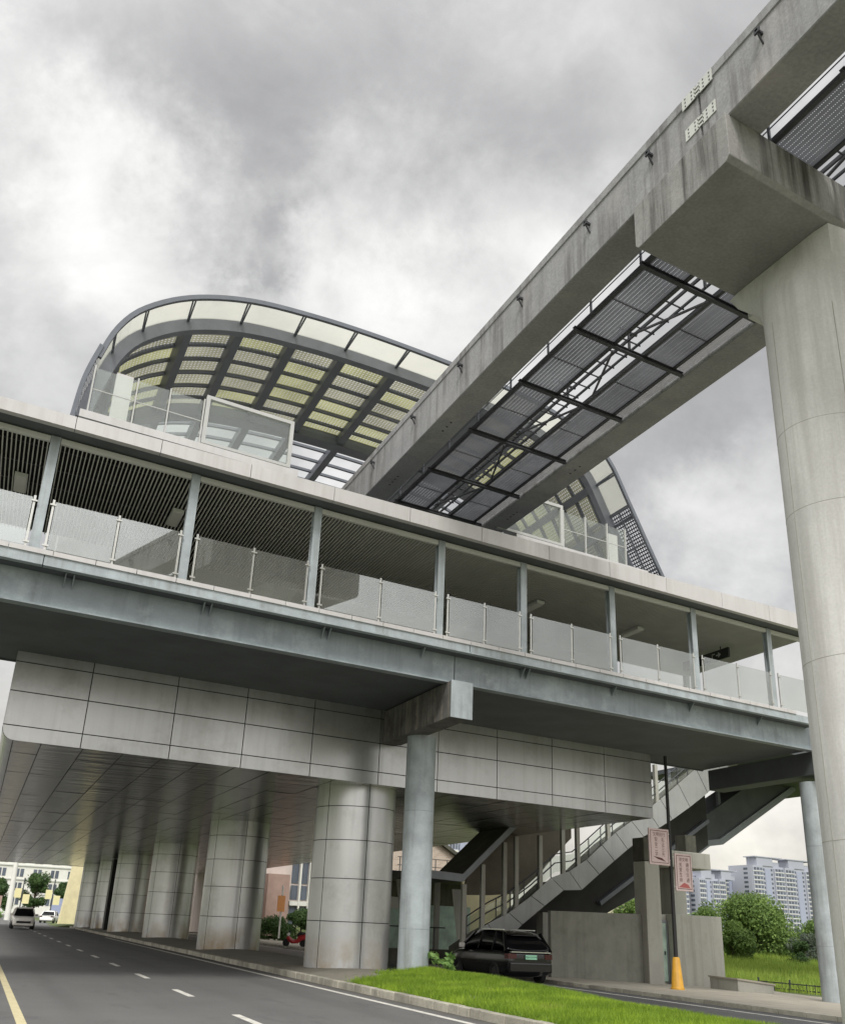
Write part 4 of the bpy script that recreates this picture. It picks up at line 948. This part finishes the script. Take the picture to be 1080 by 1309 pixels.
    def lb(m2, x0, x1, y0, y1, z0, z1, mi=0): m2.hexa([Vector(p) for p in ((x0, y0, z0), (x1, y0, z0), (x1, y1, z0), (x0, y1, z0), (x0, y0, z1), (x1, y0, z1), (x1, y1, z1), (x0, y1, z1))], mi)
    m2 = MB(); lb(m2, -hw*.8, hw*.8, -L/2-.03, -L/2+.1, .585*H, .60*H); lb(m2, -hw*.82, hw*.82, -L/2-.035, -L/2+.1, .27*H, .295*H); part(m2, 'rear_trim', chrome)
    m2 = MB(); lb(m2, -hw*.86, hw*.86, -L/2-.05, -L/2+.15, .22*H, .40*H); part(m2, 'rear_bumper', paint, bevel=0.04)
    m2 = MB(); lb(m2, -hw*.6, hw*.6, L/2-.02, L/2+.03, .28*H, .37*H); part(m2, 'grille', blackm)
    m2 = MB(); lb(m2, -hw*.84, hw*.84, L/2-.2, L/2+.02, .17*H, .27*H); part(m2, 'front_bumper', paint, bevel=0.04)
    if plate:
        m2 = MB(); lb(m2, -.22, .22, -L/2-.055, -L/2-.02, .46*H, .46*H+.14); pp_ = part(m2, 'number_plate', cardpl, bevel=0.008)
        m2 = MB(); text_mesh(m2, plate, .085, lambda x, y: Vector((x, -L/2-.058, .46*H+.07+y))); part(m2, 'characters', inkd, pp_)
    return o
car('parked_car', 'black parked car with green number plate, seen from behind the grass', 'car', W(18.1, 31.85, -.1), 0, 4.7, 1.9, 1.7, black, black, plate='皖B·D00098', rimm=blackm, mirror=silver)
car('silver_suv', 'silver car coming towards the viewer under the station', 'car', W(4.1, 95.5, 0), PI+.0, 4.5, 1.85, 1.72, silver, silver)
car('white_car', 'small white car driving away beyond the silver one', 'car', W(9.4, 143, 0), -.25, 4.4, 1.8, 1.5, whitep, whitep, kind='sedan')
# scooter
so = thing('red_scooter', 'small red motor scooter parked on the far pavement', 'scooter', W(20.35, 65.4, -.02))
mb = MB(); c0 = W(20.35, 65.4, -.02)
def L_(x, y, z): return c0+Vector((x, y, z))
mb.tube([L_(-.55, 0, .62), L_(-.42, 0, .45), L_(-.2, 0, .32), L_(.15, 0, .34), L_(.3, 0, .55), L_(.62, 0, .62), L_(.8, 0, .5)], [.1, .16, .14, .14, .2, .2, .06], 10); mb.build('body', redp, so, smooth=True)
for x in (-.62, .55):
    mb = MB(); mb.tube([L_(x, -.05, .23), L_(x, .05, .23)], .23, 18); mb.build('wheel', tyre, so, smooth=True)
mb = MB(); mb.tube([L_(-.62, 0, .25), L_(-.42, 0, .95)], .05, 8); mb.tube([L_(-.4, -.3, 1.0), L_(-.42, 0, .96), L_(-.4, .3, 1.0)], .03, 8); mb.build('handlebar', blackm, so)
mb = MB(); mb.tube([L_(.12, 0, .72), L_(.4, 0, .8), L_(.75, 0, .78)], [.1, .14, .1], 10); mb.build('seat', blackm, so, smooth=True)
mb = MB(); mb.tube([L_(-.5, -.06, .75), L_(-.5, .06, .75)], .1, 10); mb.build('headlight', lampw, so)

# ================================================================== PLANTS
def leaves(mb, c, R, N, size, mi=0, hollow=0.55):
    """leaf-sized faces scattered through an uneven, clumped ellipsoid"""
    c = Vector(c)
    for _ in range(N):
        d = Vector((RNG.normal(), RNG.normal(), RNG.normal())).normalized()
        r = (hollow+(1-hollow)*RNG.uniform()**0.6)
        p = c+Vector((d.x*R[0]*r, d.y*R[1]*r, d.z*R[2]*r))
        nrm = (d+Vector((RNG.normal(), RNG.normal(), RNG.normal()))*.7+Vector((0, 0, .4))).normalized()
        t = nrm.cross(Vector((RNG.normal(), RNG.normal(), RNG.normal()))).normalized(); b = nrm.cross(t)
        s = size*RNG.uniform(.6, 1.4)
        mb.add([p-t*s, p-b*s*.45, p+t*s, p+b*s*.45], [(0, 1, 2, 3)], mi)
def tree(name, u, v, zb, H, R, label, cat, mat, nclump=14, per=260, leaf=.16, trunk=.12, group=None, low=.25):
    o = thing(name, label, cat, W(u, v, zb), group)
    base = W(u, v, zb); mb = MB(); t2 = MB()
    t2.tube([base+Vector((0, 0, -.3)), base+Vector((.05, 0, H*.3)), base+Vector((-.05, .05, H*.65))], [trunk, trunk*.75, trunk*.35], 8)
    for k in range(nclump):
        a = RNG.uniform(0, 2*PI); q = RNG.uniform(0, 1)**.6; h = low+(1-low)*RNG.uniform(0.0, .92)
        w = math.sin(min(1, max(.12, (1.02-h)/(1-low)))*PI*.5+.15)
        rr = R*.30*RNG.uniform(.45, 1.45)
        p = base+Vector((math.cos(a)*R*.72*q*w, math.sin(a)*R*.72*q*w, h*H-rr*.5*(h > .7)))
        t2.tube([base+Vector((0, 0, H*min(.5, h*.6))), base.lerp(p, .6)+Vector((0, 0, H*.12)), p], [trunk*.4, trunk*.22, trunk*.08], 5, caps=False)
        leaves(mb, p, (rr, rr, rr*.8), int(per*2.2), leaf*.6, 0, .35)
    mb.build('crown', mat, o); t2.build('trunk', bark, o); return o
tree('bushy_tree', 57.5, 58, gz(57.5, 58)-.2, 4.9, 4.9, 'largest dense green tree on the slope before the pale towers', 'tree', leafm, 34, 330, .2, .2, low=.1)
tree('bushy_tree', 52.3, 57, gz(52, 57)-.3, 3.9, 2.6, 'rounded bright green bush left of the largest tree', 'bush', leafm, 18, 260, .18, .12, low=.08)
tree('bushy_tree', 57.5, 52, gz(57, 52)-.2, 2.5, 1.9, 'grey green shrub low in front of the largest tree', 'bush', leafg, 14, 230, .13, .08, low=.05)
tree('bushy_tree', 66.0, 58, gz(66, 58)-.2, 3.4, 2.6, 'loose green bush nearest the right steel column', 'bush', leafm, 18, 260, .17, .1, low=.08)
tree('bushy_tree', 70.5, 59, gz(70, 59)-.2, 3.6, 2.3, 'dark bush showing at the right edge of the steel column', 'bush', leafd, 14, 240, .17, .1, low=.08)
tree('bushy_tree', 60.5, 49, gz(60, 49)-.1, 1.6, 1.2, 'small low shrub in the middle of the grass slope', 'bush', leafg, 10, 200, .11, .06, low=.05)
tree('bushy_tree', 63.3, 54, gz(63, 54)-.1, 2.2, 1.7, 'dark leafy shrub right of the largest tree', 'bush', leafd, 12, 220, .14, .06, low=.05)
tree('bushy_tree', 51, 66, gz(51, 66)-.2, 4.2, 3.0, 'pale green tree top seen behind the utility room', 'tree', leafm, 16, 240, .18, .12, low=.1)
tree('bushy_tree', 49.6, 52, gz(49.6, 52)-.2, 3.0, 2.0, 'bright leafy bush just right of the utility room', 'bush', leafm, 14, 230, .17, .1, low=.05)
tree('bushy_tree', 54.5, 50, gz(54.5, 50)-.2, 1.9, 1.5, 'dark low bush between the utility room and the grey shrub', 'bush', leafd, 12, 220, .14, .06, low=.05)
tree('bushy_tree', 62.5, 60, gz(62.5, 60)-.2, 4.0, 3.0, 'dense dark bush merging with the right side of the largest tree', 'bush', leafd, 20, 260, .18, .12, low=.08)
def far_tree(u, v, H, R, lab, mat=leafd): tree('street_tree', u, v, 0, H, R, lab, 'tree', mat, 22, 200, .34, .25, 'street trees at the far left', .28)
far_tree(10.2, 205, 8.2, 4.4, 'big round street tree left of the yellow pier')
far_tree(16.2, 210, 7.4, 3.4, 'street tree squeezed against the yellow pier')
far_tree(3.6, 195, 6.6, 3.2, 'street tree at the very left edge of the picture')
tree('shrub', 28.2, 98, 0, 1.9, 2.6, 'bushy planting before the dark windowed building', 'shrub', leafd, 26, 150, .2, .06, low=.02)
tree('shrub', 31.6, 100, 0, 3.0, 2.4, 'taller green shrub standing behind the red scooter', 'shrub', leafd, 20, 170, .2, .1, low=.04)
wd = thing('leafy_weed', 'pale green leafy weed growing at the foot of the steel column', 'plant', W(13.25, 26.9, .25))
mb = MB(); base = W(13.25, 26.9, .26); stm = MB()
for k in range(11):
    a = RNG.uniform(0, 2*PI); h = RNG.uniform(.2, .58); tip = base+Vector((math.cos(a)*.42*RNG.uniform(.3, 1), math.sin(a)*.42*RNG.uniform(.3, 1), h))
    stm.tube([base, base.lerp(tip, .5)+Vector((0, 0, .08)), tip], .008, 5, caps=False)
    leaves(mb, tip, (.17, .17, .1), 11, .10, 0, .2)
mb.build('foliage', leafb, wd); stm.build('stem', leafm, wd)

# ================================================================== BUILDINGS BEHIND
def windows(parent, mat, rects, v, depth=.25, name='window', frame=None):
    for (u0, u1, z0, z1) in rects:
        m2 = MB(); m2.box(u0, u1, v-.03, v, z0, z1); m2.build(name, mat, parent)
def tower(u0, u1, v, ztop, label, mat, cols, fl=2.95, crown=True, z0=-8):
    o = thing('apartment_tower', label, 'apartment tower', W((u0+u1)/2, v, z0), 'apartment towers on the skyline')
    Wd = u1-u0; D = 24
    m2 = MB(); m2.box(u0, u1, v, v+D, z0, ztop); m2.build('wall', mat, o)
    # bays that stand proud, separated by recessed grey stair strips
    n = cols; bw = Wd/n
    for k in range(n):
        a = u0+k*bw; m2 = MB()
        if k % 3 == 1: m2.box(a+bw*.25, a+bw*.75, v-.35, v-.02, z0, ztop-2); m2.build('stair_strip', bgrey2, o)
        else: m2.box(a+bw*.04, a+bw*.96, v-1.3, v-.02, z0, ztop-(0 if k % 3 == 0 else 1.5)); m2.build('bay', mat, o)
        z = ztop-3.2
        while z > 6:
            gl = MB()
            if k % 3 == 1:
                for q in (.06, .80): gl.box(a+bw*q, a+bw*(q+.15), v-.06, v-.03, z, z+1.5)
            else:
                for q in (.12, .40, .68): gl.box(a+bw*q, a+bw*(q+.22), v-1.36, v-1.31, z, z+1.7)
                gl.box(a+bw*.04, a+bw*.96, v-1.6, v-1.31, z-.75, z-.35, 1)
            gl.build('window', [wglass, bwhite], o)
            z -= fl
    z = ztop-3.2
    while z > 6:
        m2 = MB(); m2.box(u0-.05, u0-.01, v+4, v+8.2, z, z+1.5); m2.build('side_window', wglass, o); z -= fl
    if crown:
        m2 = MB()
        for k in range(0, n, 3):
            a = u0+k*bw
            m2.box(a+bw*.5, a+bw*2.0, v-.5, v+10, ztop, ztop+5.5); m2.box(a+bw*2.0, a+bw*2.7, v+1, v+10, ztop, ztop+3.0)
            m2.box(a+bw*.3, a+bw*2.9, v-1.0, v+11, ztop+5.5, ztop+6.1)
        m2.build('roof_crown', mat, o)
    return o
K = 2.15
tower(231*K, 262*K, 230*K, 26.0*K-6, 'widest and nearest pale apartment tower with two raised roof blocks', bgrey, 6)
tower(208*K, 220*K, 232*K, 19.5*K-3, 'lower pale apartment tower left of the widest one', bgrey, 4)
tower(221*K, 226*K, 238*K, 20*K-2, 'narrow cream apartment tower between two pale ones', bcream, 1, crown=False)
tower(226.5*K, 234*K, 240*K, 20.0*K-1, 'blue grey apartment slab half behind the widest tower', bgrey2, 3, crown=False)
tower(193*K, 206*K, 235*K, 18*K-4, 'pale apartment tower seen between the lamp post and concrete pier', bgrey, 4)
tower(181*K, 191*K, 236*K, 15*K-3, 'cream apartment tower behind the concrete pillar', bcream, 3)
tower(128, 150, 260, 44, 'blue apartment tower glimpsed above the brick gable', bgrey, 6)
# brick gable with roof terrace
bg = thing('brick_house', 'brown brick gabled house behind the stair roof with a railed terrace', 'house', W(36, 78, 0))
mb = MB(); mb.prism([(31, 0), (40.2, 0), (40.2, 7.0), (34.2, 10.2), (31, 10.2)], 78, 88); mb.build('wall', brickm, bg)
mb = MB(); mb.prism([(33.9, 10.25), (40.7, 6.75), (40.8, 7.0), (34.0, 10.55)], 77.5, 88.5); mb.build('roof', darkc, bg)
mb = MB(); mb.box(30, 41.5, 70, 77.9, 5.0, 5.3); mb.box(30, 41.5, 77, 77.9, 0, 4.99); mb.build('terrace', darkc, bg)
mb = MB()
for x in np.arange(30.2, 41.5, 1.1): mb.bar(W(x, 70.1, 5.3), W(x, 70.1, 6.5), .06, .06)
for z in (5.9, 6.5): mb.bar(W(30, 70.1, z), W(41.5, 70.1, z), .05, .05)
mb.build('railing', dsteel, bg)
tree('bushy_tree', 33.6, 73, 5.3, 2.3, 1.3, 'yellow green shrub on the brick house terrace', 'bush', leafb, 8, 160, .14, .05, low=.1)
# terracotta wall + dark glazed building
tb = thing('terracotta_building', 'low building with terracotta wall and tall dark windows behind the scooter', 'building', W(32, 108, 0))
mb = MB(); mb.box(22.5, 52, 108, 125, 0, 11); mb.build('wall', pinkw, tb)
mb = MB(); mb.box(29.3, 31.9, 106.5, 107.9, 0, 6.2); mb.build('entrance_wall', brickp, tb)
for k in range(13):
    u0 = 32.5+k*1.15
    for (z0, z1) in ((1.2, 3.0), (3.7, 5.2), (5.4, 7.9)):
        mb = MB(); mb.box(u0, u0+.85, 107.93, 107.99, z0, z1); f_ = mb.build('window', wglass, tb)
    mb = MB(); mb.box(u0+.9, u0+1.1, 107.5, 107.99, 0, 8.6); mb.build('pilaster', bwhite, tb)
mb = MB(); mb.box(32.4, 47, 107.6, 107.98, 3.1, 3.55); mb.box(32.4, 47, 107.6, 107.98, 8.0, 8.5); mb.build('band', bwhite, tb)
os_ = thing('orange_sign', 'orange sign board on the pole beside the terracotta wall', 'sign', W(26.9, 92, 0))
mb = MB(); mb.box(26.55, 27.3, 92.2, 92.3, 2.3, 3.7); mb.build('board', orange, os_)
mb = MB(); mb.tube([W(27.0, 92.35, 0), W(27.0, 92.35, 4.6)], .09, 8); mb.build('pole', palef, os_)
pp2 = thing('street_pole', 'pale yellow street pole right of the orange sign', 'pole', W(33.0, 101, 0))
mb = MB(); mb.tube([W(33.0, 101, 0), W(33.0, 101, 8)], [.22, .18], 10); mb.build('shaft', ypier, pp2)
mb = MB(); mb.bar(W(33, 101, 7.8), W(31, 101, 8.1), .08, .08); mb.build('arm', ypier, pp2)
# far left: white block
wb = thing('white_building', 'long white building with rows of windows at the far end of the road', 'building', W(5, 300, 0))
mb = MB(); mb.box(-30, 42, 300, 318, 0, 17); mb.build('wall', bwhite, wb)
for fz in (2.5, 6.0, 9.5, 13.0):
    for k in range(15):
        u0 = -28+k*4.6
        mb = MB(); mb.box(u0, u0+.9, 299.9, 299.98, fz, fz+2.0); mb.box(u0+1.2, u0+2.1, 299.9, 299.98, fz, fz+2.0); mb.build('window', wglass, wb)
mb = MB()
for z in (5.2, 8.7, 12.2, 16.6): mb.box(-30, 42, 299.7, 299.98, z, z+.3)
mb.build('cornice', palef, wb)
# street furniture at far left
def fpole(u, v, h, lab, ban):
    o = thing('banner_pole', lab, 'lamp post', W(u, v, 0), 'far lamp posts with yellow banners')
    m2 = MB(); m2.tube([W(u, v, 0), W(u, v, h)], .09, 8); m2.build('pole', dsteel, o)
    for s, z in ((-1, 3.1), (1, 2.3)):
        m2 = MB(); m2.box(u+s*.65-.5, u+s*.65+.5, v-.05, v+.05, z, z+1.35); m2.build('banner', ywban, o)
fpole(6.6, 172, 6, 'far lamp post with yellow banners above the silver car', 1)
fpole(11.2, 172, 6, 'far lamp post with yellow banners above the white car', 1)
wp = thing('white_pole', 'tall leaning white pole at the far left roadside', 'pole', W(4.6, 160, 0))
mb = MB(); mb.tube([W(4.7, 160, 0), W(4.5, 160, 9)], [.42, .3], 12); mb.build('shaft', bwhite, wp, smooth=True)
hd = thing('roadside_hedge', 'low clipped hedge along the far left verge', 'hedge', W(2, 168, 0))
mb = MB()
for x in np.arange(-8, 4.5, .8): leaves(mb, W(x, 172+x*.3, .6), (.9, .8, .65), 90, .2, 0, .3)
mb.build('foliage', leafb, hd)
for k, (u, c, lab) in enumerate(((0.6, brickp, 'red shop front hoarding at the far left edge'), (13.2, bluep, 'blue hoarding beside the white car'), (15.0, orange, 'orange hoarding beside the yellow pier'))):
    o = thing('hoarding', lab, 'hoarding', W(u, 185, 0))
    mb = MB(); mb.box(u-1.2 if k else u-6, u+1.0 if k else u+3.5, 185, 185.3, .5, 3.4); mb.build('board', c, o)
    mb = MB(); mb.box(u-.9, u-.7, 185.31, 185.5, 0, 3.2); mb.box(u+.5, u+.7, 185.31, 185.5, 0, 3.2); mb.build('post', palef, o)
fg = MB()
mb = MB(); mb.prism([(8.2, .02), (12.6, .02), (12.6, .25), (9.2, .2)], 112, 128); o = mb.build('verge', earth); struct(o)

# ================================================================== CAMERA
q = (-0.38528, 0.39995, 0.043633)
yaw, pit, rol = math.radians(-22.07523661), math.radians(22.9156965), math.radians(2.50001057)
cy, sy, cpp, spp = math.cos(yaw), math.sin(yaw), math.cos(pit), math.sin(pit)
fw = Vector((-sy*cpp, cy*cpp, spp)); r = Vector((cy, sy, 0)); u_ = r.cross(fw)
r2 = r*math.cos(rol)+u_*math.sin(rol); u2 = -r*math.sin(rol)+u_*math.cos(rol)
cam = bpy.data.cameras.new('camera'); co = bpy.data.objects.new('camera', cam); COL.objects.link(co)
M = Matrix(((r2.x, u2.x, -fw.x, 0), (r2.y, u2.y, -fw.y, 0), (r2.z, u2.z, -fw.z, 1.6), (0, 0, 0, 1)))
co.matrix_world = M
cam.sensor_fit = 'VERTICAL'; cam.sensor_height = 24; cam.lens = 24*1250.33/1309
cam.clip_end = 5000; cam.clip_start = 0.1
S.camera = co

# ================================================================== LIGHT AND SKY
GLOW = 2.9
SUN_EL, SUN_AZ = math.radians(48), math.radians(205)     # azimuth clockwise from +Y: behind the camera, a little left
d = Vector((math.sin(SUN_AZ)*math.cos(SUN_EL), math.cos(SUN_AZ)*math.cos(SUN_EL), math.sin(SUN_EL)))
sl = bpy.data.lights.new('sun', 'SUN'); sl.energy = 1.4; sl.angle = math.radians(14); sl.color = (1.0, 0.972, 0.925)
sun = bpy.data.objects.new('sun', sl); COL.objects.link(sun); sun.rotation_euler = (-d).to_track_quat('-Z', 'Y').to_euler(); sun.location = (0, 0, 40)
w = bpy.data.worlds.new('World'); S.world = w; w.use_nodes = True
nt = w.node_tree; nt.nodes.clear()
out = nt.nodes.new('ShaderNodeOutputWorld'); bg_ = nt.nodes.new('ShaderNodeBackground')
sky = nd(nt, 'ShaderNodeTexSky', sky_type='NISHITA'); sky.sun_disc = False; sky.sun_elevation = SUN_EL; sky.sun_rotation = SUN_AZ
skyd = nd(nt, 'ShaderNodeVectorMath', {0: sky.outputs[0], 1: (0.10, 0.10, 0.10)}, operation='MULTIPLY')
tc = nd(nt, 'ShaderNodeTexCoord').outputs['Generated']
sx = nd(nt, 'ShaderNodeSeparateXYZ', {0: tc})
zz = math_n(nt, 'ADD', math_n(nt, 'MAXIMUM', sx.outputs[2], 0.0), 0.6)
cv = nd(nt, 'ShaderNodeCombineXYZ', {0: math_n(nt, 'DIVIDE', sx.outputs[0], zz), 1: math_n(nt, 'DIVIDE', sx.outputs[1], zz), 2: 0.35})
n1 = noise(nt, cv.outputs[0], 2.4, 9, 0.56, 0.35)
mp = nd(nt, 'ShaderNodeMapping', {'Vector': cv.outputs[0], 'Location': (3.7, 1.3, 0.5)})
n2 = noise(nt, mp.outputs[0], 6.5, 9, 0.6, 0.4)
wv = nd(nt, 'ShaderNodeTexNoise', {'Vector': tc, 'Scale': 5.5, 'Detail': 8, 'Roughness': 0.62}).outputs['Color']
wv = nd(nt, 'ShaderNodeVectorMath', {0: nd(nt, 'ShaderNodeVectorMath', {0: wv, 1: (.5, .5, .5)}, operation='SUBTRACT').outputs[0], 1: (.34, .34, .34)}, operation='MULTIPLY').outputs[0]
tcw = nd(nt, 'ShaderNodeVectorMath', {0: nd(nt, 'ShaderNodeVectorMath', {0: tc, 1: wv}, operation='ADD').outputs[0]}, operation='NORMALIZE').outputs[0]
def lobe(px, py, rad, amt):
    k = 1.386/(rad/1250.0)**2       # a brighter or darker bank of cloud round one direction of the sky
    a = (px-540)/1250.33; b = -(py-654.5)/1250.33
    dv = (r2*a+u2*b+fw).normalized()
    dp = nd(nt, 'ShaderNodeVectorMath', {0: tcw, 1: tuple(dv)}, operation='DOT_PRODUCT').outputs['Value']
    e = math_n(nt, 'POWER', math_n(nt, 'MAXIMUM', dp, 0.0), k)
    return math_n(nt, 'MULTIPLY', e, amt)
acc = math_n(nt, 'ADD', math_n(nt, 'MULTIPLY', math_n(nt, 'SUBTRACT', n1, 0.5), 1.0), math_n(nt, 'MULTIPLY', math_n(nt, 'SUBTRACT', n2, 0.5), 0.6))
acc = math_n(nt, 'ADD', acc, 0.46)
for px, py, k, amt in ((115, 165, 75, .24), (205, 300, 85, .28), (80, 260, 70, .12), (300, 350, 55, .12), (515, 390, 75, .36), (420, 360, 60, .16), (0, 20, 45, .2), (680, 430, 70, .3), (60, 60, 80, -.12), (800, 330, 70, .16), (1050, 130, 60, .3), (430, 235, 60, .16), (640, 310, 70, .12), (780, 30, 90, .10),
        (345, 335, 38, -.34), (250, 60, 140, -.16), (700, 150, 180, -.15), (470, 90, 130, -.14), (890, 560, 60, -.10), (20, 350, 60, -.12), (330, 200, 90, -.10),
        (960, 640, 110, .28), (880, 690, 70, .16), (950, 1060, 160, .34), (60, 1000, 250, .3), (430, 630, 70, .25), (30, 480, 70, .15), (780, 500, 60, .12), (560, 240, 80, .06)):
    acc = math_n(nt, 'ADD', acc, lobe(px, py, k, amt))
cr = nt.nodes.new('ShaderNodeValToRGB'); nt.links.new(acc, cr.inputs[0])
el = cr.color_ramp.elements
el[0].position = 0.10; el[0].color = (0.19, 0.188, 0.19, 1); el[1].position = 1.0; el[1].color = (0.66, 0.655, 0.64, 1)
e = el.new(0.42); e.color = (0.31, 0.308, 0.308, 1)
e = el.new(0.70); e.color = (0.47, 0.467, 0.46, 1)
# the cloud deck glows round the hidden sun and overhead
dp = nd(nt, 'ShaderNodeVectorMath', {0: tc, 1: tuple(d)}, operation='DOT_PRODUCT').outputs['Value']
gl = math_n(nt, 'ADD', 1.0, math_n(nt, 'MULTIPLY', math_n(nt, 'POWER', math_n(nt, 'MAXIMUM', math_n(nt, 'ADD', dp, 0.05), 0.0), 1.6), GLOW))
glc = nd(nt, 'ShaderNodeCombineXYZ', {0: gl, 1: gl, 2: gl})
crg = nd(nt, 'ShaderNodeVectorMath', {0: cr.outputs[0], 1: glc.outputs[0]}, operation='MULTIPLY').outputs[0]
low = math_n(nt, 'SUBTRACT', 1.0, ramp(nt, sx.outputs[2], 0.04, 0.30))
tint = mixc(nt, low, (1, 1, 1, 1), (1.03, 0.985, 0.90, 1))
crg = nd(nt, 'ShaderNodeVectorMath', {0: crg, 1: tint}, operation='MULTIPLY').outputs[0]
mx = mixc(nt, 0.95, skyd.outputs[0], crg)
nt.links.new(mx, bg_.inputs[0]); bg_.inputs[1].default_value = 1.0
nt.links.new(bg_.outputs[0], out.inputs[0])

# ================================================================== RENDER SETTINGS
S.view_settings.view_transform = 'Standard'; S.view_settings.look = 'None'; S.view_settings.exposure = 0.70; S.view_settings.gamma = 1
S.render.engine = 'CYCLES'
S.cycles.use_denoising = True
try: S.cycles.denoiser = 'OPENIMAGEDENOISE'
except Exception: pass
S.cycles.max_bounces = 8; S.cycles.transparent_max_bounces = 24; S.cycles.diffuse_bounces = 4
S.cycles.use_adaptive_sampling = True
S.cycles.sample_clamp_indirect = 6
